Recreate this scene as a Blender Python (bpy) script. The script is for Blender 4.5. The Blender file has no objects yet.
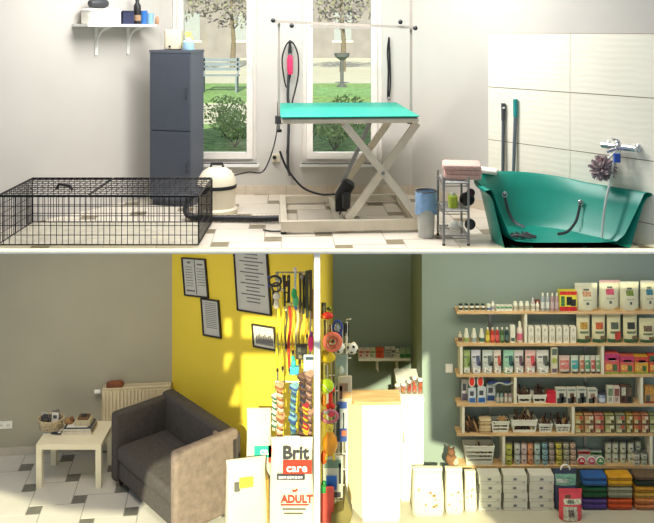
import bpy, bmesh, math, random
from mathutils import Vector, Matrix
from mathutils.geometry import tessellate_polygon
rng = random.Random(7)
S = bpy.context.scene
COL = S.collection
PI = math.pi

# ------------------------------------------------------------------ frame
EYE = 4.3                 # camera height over the ground floor
UP = 2.8                  # floor level of the upper room
CUT = 5.505               # the section plane of the building
def PX(px, Y): return (px - 327.0) / 800.0 * Y
def PZ(py, Y): return EYE - (py - 30.0) / 800.0 * Y
def W(px, py, Y): return Vector((PX(px, Y), Y, PZ(py, Y)))
def online(px, a, b):
    """(x, y) where the sight line of column px meets the plan line a-b"""
    k = (px - 327.0) / 800.0
    dx, dy = b[0]-a[0], b[1]-a[1]
    t = (k*a[1] - a[0]) / (dx - k*dy)
    return (a[0]+dx*t, a[1]+dy*t)

# ------------------------------------------------------------------ materials
def lin(c):
    r = []
    for v in c:
        v = v/255.0
        r.append(v/12.92 if v <= 0.04045 else ((v+0.055)/1.055)**2.4)
    return (r[0], r[1], r[2], 1.0)
_m = {}
def mat(name, c, rough=0.6, metal=0.0, var=0.06, scale=14.0, bump=0.0, bscale=60.0, coat=0.0, spec=0.5):
    if name in _m: return _m[name]
    m = bpy.data.materials.new(name); m.use_nodes = True
    nt = m.node_tree; b = nt.nodes['Principled BSDF']
    b.inputs['Roughness'].default_value = rough
    b.inputs['Metallic'].default_value = metal
    b.inputs['Specular IOR Level'].default_value = spec
    if coat: b.inputs['Coat Weight'].default_value = coat
    L = lin(c)
    tc = nt.nodes.new('ShaderNodeTexCoord')
    if var > 0:
        n = nt.nodes.new('ShaderNodeTexNoise'); n.inputs['Scale'].default_value = scale; n.inputs['Detail'].default_value = 3
        nt.links.new(tc.outputs['Object'], n.inputs['Vector'])
        r = nt.nodes.new('ShaderNodeValToRGB')
        r.color_ramp.elements[0].position = 0.3; r.color_ramp.elements[1].position = 0.7
        r.color_ramp.elements[0].color = tuple(max(0, x*(1-var*1.6)) for x in L[:3])+(1,)
        r.color_ramp.elements[1].color = tuple(min(1, x*(1+var)) for x in L[:3])+(1,)
        nt.links.new(n.outputs['Fac'], r.inputs['Fac']); nt.links.new(r.outputs['Color'], b.inputs['Base Color'])
    else:
        b.inputs['Base Color'].default_value = L
    if bump > 0:
        n2 = nt.nodes.new('ShaderNodeTexNoise'); n2.inputs['Scale'].default_value = bscale; n2.inputs['Detail'].default_value = 2
        nt.links.new(tc.outputs['Object'], n2.inputs['Vector'])
        bp = nt.nodes.new('ShaderNodeBump'); bp.inputs['Strength'].default_value = bump; bp.inputs['Distance'].default_value = 0.01
        nt.links.new(n2.outputs['Fac'], bp.inputs['Height']); nt.links.new(bp.outputs['Normal'], b.inputs['Normal'])
    _m[name] = m
    return m
def col(c, rough=0.55, **k):
    return mat('paint_%02x%02x%02x_%d' % (c[0], c[1], c[2], int(rough*100)), c, rough, **k)

def glass_mat(name, tint=(255, 255, 255), gloss=0.06):
    if name in _m: return _m[name]
    m = bpy.data.materials.new(name); m.use_nodes = True; nt = m.node_tree
    nt.nodes.clear()
    o = nt.nodes.new('ShaderNodeOutputMaterial'); mx = nt.nodes.new('ShaderNodeMixShader')
    t = nt.nodes.new('ShaderNodeBsdfTransparent'); g = nt.nodes.new('ShaderNodeBsdfGlossy')
    t.inputs['Color'].default_value = lin(tint); g.inputs['Roughness'].default_value = 0.05
    mx.inputs['Fac'].default_value = gloss
    nt.links.new(t.outputs[0], mx.inputs[1]); nt.links.new(g.outputs[0], mx.inputs[2]); nt.links.new(mx.outputs[0], o.inputs['Surface'])
    _m[name] = m; return m

def wave_mat(name, c, scale, strength, rough=0.35, axis='Z'):
    """embossed tile: gentle wave relief"""
    m = mat(name, c, rough, var=0.02, scale=3)
    nt = m.node_tree; b = nt.nodes['Principled BSDF']
    tc = nt.nodes.new('ShaderNodeTexCoord'); w = nt.nodes.new('ShaderNodeTexWave')
    w.bands_direction = axis; w.inputs['Scale'].default_value = scale; w.inputs['Distortion'].default_value = 2.5
    w.inputs['Detail'].default_value = 1
    bp = nt.nodes.new('ShaderNodeBump'); bp.inputs['Strength'].default_value = strength; bp.inputs['Distance'].default_value = 0.02
    nt.links.new(tc.outputs['Object'], w.inputs['Vector']); nt.links.new(w.outputs['Fac'], bp.inputs['Height'])
    nt.links.new(bp.outputs['Normal'], b.inputs['Normal'])
    return m

def wood_mat(name, c1, c2, scale=6, rough=0.5, axis='Y'):
    m = bpy.data.materials.new(name); m.use_nodes = True; nt = m.node_tree; b = nt.nodes['Principled BSDF']
    tc = nt.nodes.new('ShaderNodeTexCoord'); mp = nt.nodes.new('ShaderNodeMapping')
    mp.inputs['Scale'].default_value = (1, 8, 8)
    w = nt.nodes.new('ShaderNodeTexNoise'); w.inputs['Scale'].default_value = scale; w.inputs['Detail'].default_value = 5
    r = nt.nodes.new('ShaderNodeValToRGB'); r.color_ramp.elements[0].color = lin(c1); r.color_ramp.elements[1].color = lin(c2)
    r.color_ramp.elements[0].position = .35; r.color_ramp.elements[1].position = .65
    nt.links.new(tc.outputs['Object'], mp.inputs['Vector']); nt.links.new(mp.outputs[0], w.inputs['Vector'])
    nt.links.new(w.outputs['Fac'], r.inputs['Fac']); nt.links.new(r.outputs['Color'], b.inputs['Base Color'])
    b.inputs['Roughness'].default_value = rough
    _m[name] = m; return m

WHITE = mat('white_gloss_paint', (240, 240, 236), 0.4, var=0.02)
OFFWHITE = mat('off_white', (232, 230, 220), 0.6, var=0.03)
BLACK = mat('black_plastic', (28, 28, 32), 0.45, var=0.05)
DARKGREY = mat('dark_grey_plastic', (62, 64, 68), 0.5, var=0.05)
CHROME = mat('chrome', (210, 212, 216), 0.18, 1.0, var=0.02)
STEEL = mat('brushed_steel', (160, 160, 158), 0.35, 0.85, var=0.05)
CREAM = mat('cream_enamel', (226, 216, 190), 0.4, var=0.03)
SALWALL = mat('salon_wall_paint', (203, 199, 192), 0.85, var=0.02, scale=2, bump=0.05, bscale=120)
YELLOW = mat('yellow_wall_paint', (226, 202, 64), 0.8, var=0.02, scale=2, bump=0.04, bscale=120)
GREYWALL = mat('waiting_room_grey_paint', (170, 166, 150), 0.85, var=0.03, scale=2, bump=0.05, bscale=120)
GREENWALL = mat('shop_grey_green_paint', (134, 150, 142), 0.85, var=0.02, scale=2, bump=0.05, bscale=120)
WALLEND = mat('white_plaster_edge', (255, 255, 255), 0.7, var=0.0)
CEIL = mat('ceiling_white', (235, 235, 232), 0.9, var=0.02)
BOARD = wood_mat('birch_board', (196, 160, 112), (220, 186, 138), 5)
RED = (206, 40, 34)

# ------------------------------------------------------------------ mesh builder
class MB:
    def __init__(s): s.v = []; s.f = []; s.m = []; s.mats = []
    def mi(s, m):
        if m not in s.mats: s.mats.append(m)
        return s.mats.index(m)
    def add(s, vs, fs, m, T=None):
        b = len(s.v); k = s.mi(m)
        for p in vs:
            p = Vector(p)
            s.v.append(T @ p if T else p)
        for f in fs: s.f.append([b+i for i in f]); s.m.append(k)
        return s
    def box(s, x0, x1, y0, y1, z0, z1, m, T=None, taper=None):
        tx, ty = taper or (1, 1)
        cx, cy = (x0+x1)/2, (y0+y1)/2
        q = lambda x, y: (cx+(x-cx)*tx, cy+(y-cy)*ty)
        top = [q(x0, y0), q(x1, y0), q(x1, y1), q(x0, y1)]
        vs = [(x0, y0, z0), (x1, y0, z0), (x1, y1, z0), (x0, y1, z0)] + [(a, b, z1) for a, b in top]
        return s.add(vs, [(3, 2, 1, 0), (4, 5, 6, 7), (0, 1, 5, 4), (1, 2, 6, 5), (2, 3, 7, 6), (3, 0, 4, 7)], m, T)
    def rbox(s, x0, x1, y0, y1, z0, z1, m, r=0.02, n=4, T=None):
        """box with rounded vertical corners and softened top"""
        pts = []
        for cx, cy, a0 in ((x1-r, y1-r, 0), (x0+r, y1-r, PI/2), (x0+r, y0+r, PI), (x1-r, y0+r, 1.5*PI)):
            for i in range(n+1):
                a = a0 + i*PI/2/n; pts.append((cx+r*math.cos(a), cy+r*math.sin(a)))
        cxx, cyy = (x0+x1)/2, (y0+y1)/2
        e = min(r, (z1-z0)/2)*0.6
        rings = [(z0, 0.97), (z0+e*.5, 1), (z1-e, 1), (z1-e*.35, .985), (z1, .94)]
        N = len(pts); vs = []; fs = []
        for z, k in rings:
            for x, y in pts: vs.append((cxx+(x-cxx)*k, cyy+(y-cyy)*k, z))
        for j in range(len(rings)-1):
            for i in range(N): fs.append((j*N+i, j*N+(i+1) % N, (j+1)*N+(i+1) % N, (j+1)*N+i))
        fs.append(tuple(range(N))[::-1]); fs.append(tuple((len(rings)-1)*N+i for i in range(N)))
        return s.add(vs, fs, m, T)
    def lathe(s, prof, m, n=20, c=(0, 0, 0), T=None, sx=1, sy=1, cap=True):
        vs = []; fs = []
        for r, z in prof:
            for i in range(n):
                a = 2*PI*i/n; vs.append((c[0]+r*math.cos(a)*sx, c[1]+r*math.sin(a)*sy, c[2]+z))
        for j in range(len(prof)-1):
            for i in range(n): fs.append((j*n+i, j*n+(i+1) % n, (j+1)*n+(i+1) % n, (j+1)*n+i))
        if cap:
            fs.append(tuple(range(n))[::-1]); fs.append(tuple((len(prof)-1)*n+i for i in range(n)))
        return s.add(vs, fs, m, T)
    def tube(s, pts, r, m, n=8, closed=False, T=None, flat=1.0):
        pts = [Vector(p) for p in pts]; N = len(pts)
        rr = r if isinstance(r, (list, tuple)) else [r]*N
        vs = []; fs = []; up = None
        for i, p in enumerate(pts):
            a = pts[i-1] if (i > 0 or closed) else p; b = pts[(i+1) % N] if (i < N-1 or closed) else p
            t = (b-a)
            if t.length < 1e-9: t = Vector((0, 0, 1))
            t.normalize()
            if up is None:
                up = Vector((0, 0, 1)) if abs(t.z) < .9 else Vector((1, 0, 0))
            u = up - t*up.dot(t)
            if u.length < 1e-6: u = t.orthogonal()
            u.normalize(); w = t.cross(u); up = u
            for k in range(n):
                an = 2*PI*k/n; vs.append(p + u*math.cos(an)*rr[i] + w*math.sin(an)*rr[i]*flat)
        M = N if closed else N-1
        for j in range(M):
            j2 = (j+1) % N
            for k in range(n): fs.append((j*n+k, j*n+(k+1) % n, j2*n+(k+1) % n, j2*n+k))
        if not closed:
            fs.append(tuple(range(n))[::-1]); fs.append(tuple((N-1)*n+k for k in range(n)))
        return s.add(vs, fs, m, T)
    def bar(s, a, b, w, h, m, T=None):
        """square bar from a to b, w across, h the other way"""
        a, b = Vector(a), Vector(b); t = (b-a).normalized()
        u = Vector((0, 0, 1)) if abs(t.z) < .95 else Vector((0, 1, 0))
        w_ = t.cross(u).normalized(); u = w_.cross(t).normalized()
        vs = []
        for p in (a, b):
            for i, j in ((-1, -1), (1, -1), (1, 1), (-1, 1)): vs.append(p + w_*(w/2*i) + u*(h/2*j))
        return s.add(vs, [(3, 2, 1, 0), (4, 5, 6, 7), (0, 1, 5, 4), (1, 2, 6, 5), (2, 3, 7, 6), (3, 0, 4, 7)], m, T)
    def ball(s, c, r, m, n=14, sc=(1, 1, 1), T=None):
        prof = [(max(1e-4, r*math.sin(PI*i/(n//2+2))), -r*math.cos(PI*i/(n//2+2))*sc[2]) for i in range(n//2+3)]
        return s.lathe(prof, m, n, c, T, sc[0], sc[1], cap=False)
    def prism(s, poly, z0, z1, m, T=None):
        n = len(poly)
        vs = [(x, y, z0) for x, y in poly] + [(x, y, z1) for x, y in poly]
        fs = [tuple(range(n))[::-1], tuple(range(n, 2*n))] + [(i, (i+1) % n, n+(i+1) % n, n+i) for i in range(n)]
        return s.add(vs, fs, m, T)
    def mesh(s, name, angle=38, clip=None):
        me = bpy.data.meshes.new(name)
        me.from_pydata([tuple(v) for v in s.v], [], s.f)
        for m in s.mats: me.materials.append(m)
        me.polygons.foreach_set('material_index', s.m)
        bm = bmesh.new(); bm.from_mesh(me)
        if clip:
            for co, no in clip:
                g = bm.verts[:]+bm.edges[:]+bm.faces[:]
                bmesh.ops.bisect_plane(bm, geom=g, plane_co=co, plane_no=no, clear_outer=True)
        bmesh.ops.recalc_face_normals(bm, faces=bm.faces)
        bm.to_mesh(me); bm.free()
        me.polygons.foreach_set('use_smooth', [True]*len(me.polygons))
        me.set_sharp_from_angle(angle=math.radians(angle))
        me.update()
        return me
    def part(s, name, parent=None, loc=(0, 0, 0), label=None, clip=None, rz=0):
        o = bpy.data.objects.new(name, s.mesh(name, clip=clip)); COL.objects.link(o)
        o.location = loc; o.rotation_euler = (0, 0, rz)
        if parent: o.parent = parent
        if label: o['label'] = label
        return o

def tag(o, label, cat, group=None, kind=None):
    if label: o['label'] = label
    if cat: o['category'] = cat
    if group: o['group'] = group
    if kind: o['kind'] = kind
    return o
def thing(name, label, cat, loc=(0, 0, 0), rz=0, group=None, kind=None):
    o = bpy.data.objects.new(name, None); COL.objects.link(o); o.empty_display_size = .1
    o.location = loc; o.rotation_euler = (0, 0, rz)
    return tag(o, label, cat, group, kind)
def struct(mb, name, parent=None, label=None, clip=None):
    o = mb.part(name, parent, clip=clip)
    if parent is None: o['kind'] = 'structure'
    if label: o['label'] = label
    return o
def copy_thing(o, loc, label=None, rz=None, group=None):
    c = o.copy(); COL.objects.link(c); c.location = loc
    if rz is not None: c.rotation_euler = (0, 0, rz)
    if label: c['label'] = label
    if group: c['group'] = group
    for ch in list(o.children):
        d = ch.copy(); COL.objects.link(d); d.parent = c
        for g in list(ch.children):
            e = g.copy(); COL.objects.link(e); e.parent = d
    return c

def text_mb(mb, s, size, m, T, depth=0.0015, bold=0.0, align='CENTER', sx=1.0):
    cu = bpy.data.curves.new('lettering', 'FONT'); cu.body = s; cu.size = size; cu.extrude = depth
    cu.offset = bold; cu.align_x = align; cu.align_y = 'CENTER'; cu.resolution_u = 3
    o = bpy.data.objects.new('lettering', cu); COL.objects.link(o)
    dg = bpy.context.evaluated_depsgraph_get(); me = bpy.data.meshes.new_from_object(o.evaluated_get(dg))
    R = T @ Matrix.Rotation(PI/2, 4, 'X') @ Matrix.Diagonal((sx, 1, 1, 1))
    mb.add([v.co.copy() for v in me.vertices], [tuple(p.vertices) for p in me.polygons], m, R)
    bpy.data.objects.remove(o); bpy.data.curves.remove(cu); bpy.data.meshes.remove(me)
    return mb

def TR(x, y, z, rz=0, rx=0, ry=0):
    return Matrix.Translation((x, y, z)) @ Matrix.Rotation(rz, 4, 'Z') @ Matrix.Rotation(ry, 4, 'Y') @ Matrix.Rotation(rx, 4, 'X')

def spline(pts, n=8):
    """Catmull-Rom through points"""
    P = [Vector(p) for p in pts]; out = []
    for i in range(len(P)-1):
        p0 = P[max(i-1, 0)]; p1 = P[i]; p2 = P[i+1]; p3 = P[min(i+2, len(P)-1)]
        for k in range(n):
            t = k/n
            out.append(0.5*((2*p1)+(p2-p0)*t+(2*p0-5*p1+4*p2-p3)*t*t+(3*p1-p0-3*p2+p3)*t**3))
    out.append(P[-1]); return out

# ================================================================== SHELL
# ---- upper room plan
LW0, LW1 = (-2.815, 5.505), (-1.525, 7.3)      # left wall of the salon
RW0, RW1 = (0.78, 7.3), (2.27, 5.505)          # wall with the tub
WY = 7.3
def wallbox(a, b, z0, z1, th, m, side=1):
    ax, ay = a; bx, by = b; d = Vector((bx-ax, by-ay)).normalized(); n = Vector((-d.y, d.x))*th*side
    mb = MB(); mb.prism([(ax, ay), (bx, by), (bx+n.x, by+n.y), (ax+n.x, ay+n.y)], z0, z1, m); return mb
struct(wallbox(LW0, LW1, UP, 5.45, .1, SALWALL, 1), 'wall_left')
struct(wallbox(RW0, RW1, UP, 5.45, .1, SALWALL, 1), 'wall_right')
# window wall with two openings
WIN = [(172, 257), (302, 382)]
zs0 = PZ(164, WY); zs1 = 5.25
mb = MB(); xs = [-1.6]
for a, b in WIN: xs += [PX(a, WY), PX(b, WY)]
xs.append(.85)
for i in range(0, 6, 2): mb.box(xs[i], xs[i+1], WY, WY+.28, UP, 5.45, SALWALL)
for a, b in WIN:
    mb.box(PX(a, WY), PX(b, WY), WY, WY+.28, UP, zs0, SALWALL); mb.box(PX(a, WY), PX(b, WY), WY, WY+.28, zs1, 5.45, SALWALL)
struct(mb, 'wall_back')
FR = mat('window_frame_white', (238, 232, 224), .4, var=.02)
for i, (a, b) in enumerate(WIN):
    x0, x1 = PX(a, WY), PX(b, WY); y = WY+.03
    r = thing('window_%d' % (i+1), ('tall white-framed garden window beside the dark cabinet', 'tall white-framed garden window behind the teal grooming table')[i], 'window', ((x0+x1)/2, y, zs0), kind='structure')
    w = (x1-x0)/2; h = zs1-zs0
    def ring(wi, z0, z1, t, y0, y1):
        f = MB(); f.box(-wi, -wi+t, y0, y1, z0, z1, FR); f.box(wi-t, wi, y0, y1, z0, z1, FR)
        f.box(-wi+t, wi-t, y0, y1, z0, z0+t, FR); f.box(-wi+t, wi-t, y0, y1, z1-t, z1, FR); return f
    ring(w, 0, h, .04, .02, .1).part('window_frame', r)
    s = ring(w-.042, .042, h-.042, .055, 0, .085).part('sash', r)
    g = MB(); g.box(-w+.09, w-.09, .035, .045, .09, h-.09, glass_mat('window_glass', (250, 253, 252), .05)); g.part('pane', s)
    hd = MB(); hd.box(w-.078, w-.058, -.012, 0, .88, .96, WHITE); hd.tube([(w-.068, -.01, .92), (w-.068, -.045, .92), (w-.068, -.047, .84)], .008, WHITE); hd.part('handle', s)
    sl = MB(); sl.box(-w-.02, w+.02, -.07, .02, -.022, .0, WHITE); sl.part('window_sill', r)
# floors
def hop_floor(name, x0, x1, y0, y1, z, L, s, rot, ox, oy, tile, ins, gr, th=.037, label=None, planes=None):
    mb = MB(); ca, sa = math.cos(rot), math.sin(rot)
    g = .004
    for i in range(-22, 23):
        for j in range(-22, 23):
            bx, by = i*L - j*s, i*s + j*L
            for (u0, v0, q, m) in ((bx, by, L, tile), (bx+L, by, s, ins)):
                P = []
                for u, v in ((u0+g, v0+g), (u0+q-g, v0+g), (u0+q-g, v0+q-g), (u0+g, v0+q-g)):
                    P.append((ox+u*ca-v*sa, oy+u*sa+v*ca))
                if max(p[0] for p in P) < x0 or min(p[0] for p in P) > x1 or max(p[1] for p in P) < y0 or min(p[1] for p in P) > y1: continue
                mb.prism(P, z-.003, z, m)
    me = mb.mesh(name, clip=[((x0, 0, 0), (-1, 0, 0)), ((x1, 0, 0), (1, 0, 0)), ((0, y0, 0), (0, -1, 0)), ((0, y1, 0), (0, 1, 0))])
    o = bpy.data.objects.new(name, me); COL.objects.link(o); o['kind'] = 'structure'
    b = MB(); b.box(x0, x1, y0, y1, z-th, z-.0029, gr); b.part('floor_slab', o)
    return o
T1 = mat('cream_floor_tile', (226, 216, 200), .3, var=.05, scale=3); I1 = mat('brown_floor_insert', (140, 128, 104), .35, var=.1, scale=20)
G1 = mat('floor_grout', (178, 166, 152), .9, var=.05)
hop_floor('floor', -2.9, 2.4, CUT, 7.32, UP, .37, .125, .05, -.96, 6.02, T1, I1, G1, th=.003+.0)
mb = MB(); mb.box(-2.9, 2.42, CUT, 7.6, UP-.041, UP-.0031, WALLEND); struct(mb, 'ceiling', label='white edge of the floor slab between the storeys')
# baseboards upstairs
BB = mat('baseboard_tile', (214, 200, 180), .4, var=.05)
mb = MB(); mb.box(-1.5, .78, WY-.012, WY, UP, UP+.085, BB)
for k in range(-4, 3): mb.box(k*.37-.003, k*.37+.001, WY-.013, WY-.011, UP, UP+.085, G1)
struct(mb, 'baseboard_back')
struct(wallbox((RW0[0]-.012, RW0[1]-.012), (RW1[0]-.012, RW1[1]-.0), UP, UP+.085, .012, BB, 1), 'baseboard_right')
mb = MB(); mb.prism([(-2.9, CUT), (2.42, CUT), (2.42, CUT+.02), (.9, 7.5), (-1.6, 7.5), (-2.9, CUT+.02)], 5.45, 5.5, CEIL); struct(mb, 'ceiling', label='ceiling of the grooming salon')
# tile cladding on the right wall
TILE = wave_mat('embossed_cream_tile', (243, 240, 224), 7, .05); JOINT = mat('tile_joint_brown', (120, 100, 78), .9)
A489 = online(489, RW0, RW1); wd = Vector((RW1[0]-RW0[0], RW1[1]-RW0[1])).normalized(); wn = Vector((wd.y, -wd.x))
if wn.y > 0: wn = -wn
def wallp(base, d, off, z): return Vector((base[0]+wd.x*d+wn.x*off, base[1]+wd.y*d+wn.y*off, z))
p571 = online(571, RW0, RW1); d571 = math.hypot(p571[0]-A489[0], p571[1]-A489[1]); dend = math.hypot(RW1[0]-A489[0], RW1[1]-A489[1])
mb = MB(); zt = [4.275, 3.83, 3.395, 2.96, 2.80]
def slab(d0, d1, z0, z1, o0, o1, m):
    v = [wallp(A489, d, o, z) for z in (z0, z1) for d, o in ((d0, o0), (d1, o0), (d1, o1), (d0, o1))]
    mb.add(v, [(3, 2, 1, 0), (4, 5, 6, 7), (0, 1, 5, 4), (1, 2, 6, 5), (2, 3, 7, 6), (3, 0, 4, 7)], m)
slab(0, dend, UP, 4.275, 0.0, .006, JOINT)
ds = [0, d571, min(dend, d571*2), dend] if d571*2 < dend else [0, d571, dend]
for i in range(len(zt)-1):
    for j in range(len(ds)-1):
        slab(ds[j]+.002, ds[j+1]-.002, zt[i+1]+.003, zt[i]-.003, .006, .012, TILE)
struct(mb, 'wall_tiles', label='cream embossed splashback tiles above the tub')

# ---- lower storey plan
GL0, GC = (-3.75, 8.04), (-1.598, 8.25)        # grey wall of the waiting room, corner
e2 = Vector((.80, -.60)).normalized(); g2 = Vector((-.60, -.80)).normalized(); es = Vector((.66, -.751)).normalized(); gs = Vector((-.751, -.66)).normalized()
YE = (GC[0]+e2.x*1.84, GC[1]+e2.y*1.84)
zc = UP-.05
struct(wallbox(GL0, (GC[0]+.06, GC[1]+.006), 0, zc, .1, GREYWALL, 1), 'wall_grey')
struct(wallbox(GC, YE, 0, zc, .1, YELLOW, 1), 'wall_yellow')
# partition (its white end is what divides the two shop rooms)
pc = -10.0/800
def rad(px, Y): return (PX(px, Y), Y)
mb = MB(); mb.prism([rad(314, CUT), rad(320, CUT), rad(319.4, 8.9), rad(315, 8.9)], 0, UP-.041, WALLEND); struct(mb, 'wall_partition')
# yellow wall on the shop side of the partition
mb = MB(); mb.prism([rad(320.2, 6.35), rad(333, 8.48), (PX(333, 8.48), 8.6), rad(320.2, 8.6)], 0, zc, YELLOW); struct(mb, 'wall_shop_side')
# deep back wall, return, shelf wall
XR = .8904; Y0 = 7.5
mb = MB(); mb.box(PX(333, 8.48), XR, 8.48, 8.6, 0, zc, GREENWALL); struct(mb, 'wall_shop_back')
mb = MB(); mb.box(XR, 3.5, Y0, 8.6, 0, zc, GREENWALL); struct(mb, 'wall_shelf')
T2 = mat('pale_floor_tile', (205, 203, 198), .3, var=.05, scale=3); I2 = mat('grey_floor_insert', (112, 112, 106), .35, var=.1, scale=20); G2 = mat('floor_grout_grey', (150, 148, 142), .9)
hop_floor('floor', -3.8, -.07, CUT, 8.27, 0, .37, .125, .12, -2.86, 7.57, T2, I2, G2, th=.06)
FLO = mat('shop_floor_cream', (190, 186, 166), .45, var=.05, scale=2)
mb = MB(); mb.box(-.03, 3.5, CUT, 8.5, -.06, 0, FLO); struct(mb, 'floor', label='plain pale shop floor')
struct(wallbox((GL0[0], GL0[1]-.012), (GC[0]-.02, GC[1]-.014), 0, .08, .012, mat('baseboard_grey', (196, 188, 178), .5), 1), 'baseboard_left')

# added unseen wall behind the viewer; its openings shape the sun patches
SD = Vector((.02, 1.0, -.45)); SLX = -.0688-SD.x*6.505
def sun_mask_pt(T):
    t = (T.y+1.0)/SD.y; p = T - SD*t; return (p.x, p.z)
def wy(px, py):     # point on the yellow wall
    x, y = online(px, GC, YE); return Vector((x, y, PZ(py, y)))
def fl(px, py): Y = EYE*800/(py-30); return Vector((PX(px, Y), Y, 0))
holes = [
  [wy(242, 315), wy(313, 318), wy(313, 340), wy(242, 337)],
  [wy(225, 318), wy(231, 318), wy(231, 336), wy(225, 335)],
  [wy(225, 353), wy(234, 353), wy(226, 371), wy(224.5, 371)],
  [wy(229, 405), wy(237, 383), wy(240, 383), wy(240, 405)],
]
# large opening for the sun patch in the waiting room: floor, sofa arm, sacks and the lower part of the wall
big = [wy(313, 353), wy(242, 353), wy(242, 425)]
a = fl(160, 512); big_f = [sun_mask_pt(p) for p in big] + [sun_mask_pt(W(240, 424, 7.25)), sun_mask_pt(W(180, 452, 6.75)), sun_mask_pt(W(148, 464, 7.0)), sun_mask_pt(fl(138, 511)), sun_mask_pt(fl(63, 508)), sun_mask_pt(fl(-40, 478)), sun_mask_pt(Vector((-3.5, 5.45, 0))), (SLX+.035, 2.9), (SLX+.035, 5.02)]
H2 = [[sun_mask_pt(p) for p in h] for h in holes] + [big_f]
shop = [W(368, 388, 8.48), W(410.5, 365, 8.48), Vector((.93, Y0, PZ(352, Y0))), W(428, 352, Y0), W(430, 440, Y0), W(456, 447, Y0), W(477, 468, 7.2), fl(478, 505), fl(497, 523), Vector((1.5, 5.45, 0)), Vector((.03, 5.45, 0)), Vector((.15, 7.0, 1.12))]
H2.append([sun_mask_pt(p) for p in shop])
H2.append([(SLX-.03, 5.1), (SLX+.03, 5.1), (SLX+.03, 5.66), (SLX-.03, 5.66)]); H2.append([(-3, 5.715), (3.2, 5.715), (3.2, 5.75), (-3, 5.75)])  # slits added to put sun on the white partition end and slab edge
outer = [(-9, -.5), (9, -.5), (9, 8.4), (-9, 8.4)]
def V3(l): return [Vector((x, z, 0)) for x, z in l]
def orient(l, ccw=True):
    A = sum(l[i][0]*l[(i+1) % len(l)][1]-l[(i+1) % len(l)][0]*l[i][1] for i in range(len(l)))
    return l if (A > 0) == ccw else l[::-1]
SUN_MASK = MB()
# split the sun mask in vertical strips between the openings' groups so that every strip tessellates simply
polys = [V3(orient(outer))] + [V3(orient(h, False)) for h in H2]
tri = tessellate_polygon(polys)
flat = [p for l in polys for p in l]
SUN_MASK.add([(p.x, -1.0, p.y) for p in flat], [tuple(t) for t in tri], OFFWHITE)
fo = struct(SUN_MASK, 'wall_sun_mask', label='added unseen wall with openings shaped for the sun patches')
sm = fo.modifiers.new('thickness', 'SOLIDIFY'); sm.thickness = .03; sm.offset = 1
#==CONTENT==
# ================================================================== OUTDOORS
GRASSG = mat('lawn_green', (150, 190, 124), .9, var=.3, scale=9, bump=.3, bscale=30)
for y0, y1, lb in ((8.75, 13.6, 'near green lawn right outside the salon windows'), (17.6, 24, 'far green lawn strip beyond the pale path')):
    mb = MB(); mb.box(-12, 12, y0, y1, 2.55, 2.7, GRASSG); tag(mb.part('lawn'), lb, 'lawn', kind='stuff')
mb = MB(); mb.box(-20, 20, 8.75, 54, 2.3, 2.549, mat('soil', (110, 96, 80), .9)); struct(mb, 'ground')
mb = MB(); mb.box(-12, 12, 13.6, 17.6, 2.55, 2.69, mat('pale_path', (225, 222, 214), .9, var=.05, scale=.7)); struct(mb, 'path')
mb = MB(); mb.box(-20, 20, 24, 52, 2.55, 2.69, mat('pale_paving', (225, 222, 216), .9, var=.05, scale=.5)); struct(mb, 'pavement')
LEAFS = [mat('leaf_light', (206, 226, 160), .7, var=.2, scale=8), mat('leaf_mid', (176, 204, 130), .7, var=.2, scale=8), mat('leaf_dark', (134, 166, 100), .7, var=.2, scale=8)]
BARK = mat('bark', (120, 108, 96), .9, var=.2)
def leaf_cloud(mb, c, r, n, size, mats, flat=1.0):
    for k in range(n):
        d = Vector((rng.gauss(0, 1), rng.gauss(0, 1), rng.gauss(0, 1))).normalized()*r*(rng.random()**.4)
        p = Vector(c)+Vector((d.x, d.y, d.z*flat))
        u = Vector((rng.gauss(0, 1), rng.gauss(0, 1), rng.gauss(0, 1))).normalized(); v = u.orthogonal().normalized(); s = size*rng.uniform(.6, 1.3)
        mb.add([p-u*s, p+v*s*.45, p+u*s, p-v*s*.45], [(0, 1, 2, 3)], mats[rng.randrange(len(mats))])
SH = [(-2.1, 11.2, .27, 'low green shrub outside the first window, at the dark cabinet'), (-1.5, 11.9, .3, 'low green shrub outside the middle of the first window'), (-1.25, 10.9, .25, 'low green shrub outside the first window, at its handle side'),
      (-.25, 11.3, .28, 'low shrub outside the second window, nearest the clipper'), (.3, 11.9, .3, 'low shrub seen just under the table top through the second window'), (.75, 11.0, .27, 'low shrub seen through the crossed table legs'), (.1, 10.6, .2, 'smallest low shrub, close under the sill of the second window')]
for x, y, r, lb in SH:
    t = thing('garden_shrub', lb, 'shrub', (x, y, 2.705), group='shrubs in the garden'); r *= 1.2
    m = MB(); leaf_cloud(m, (0, 0, r*.85+.06), r*.95, 520, .035, LEAFS, .8); m.part('foliage', t)
    m = MB()
    for k in range(5):
        a = k*1.3; m.tube([(0, 0, .001), (math.cos(a)*r*.3, math.sin(a)*r*.3, r*.4), (math.cos(a)*r*.5, math.sin(a)*r*.5, r*.8)], [.012, .008, .004], BARK, 5)
    m.part('stem', t)
PALE = [mat('pale_leaf', (150, 150, 136), .8, var=.1), mat('pale_leaf_mauve', (134, 126, 138), .8, var=.1)]
for x, y, lb in ((-6.2, 30, 'pale thin tree far outside behind the cabinet side of the first window'), (-3.9, 33, 'pale thin tree far outside near the first window handle side'), (.6, 31, 'pale tree far outside seen above the teal table')):
    t = thing('garden_tree', lb, 'tree', (x, y, 2.691), group='trees across the paving')
    m = MB(); m.tube([(0, 0, 0), (.05, 0, 1.2), (-.05, 0, 2.5), (0, 0, 3.4)], [.12, .09, .06, .03], BARK, 8); m.part('trunk', t)
    m = MB(); leaf_cloud(m, (0, 0, 3.0), 1.7, 900, .12, PALE, .8); m.part('crown', t)
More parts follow.
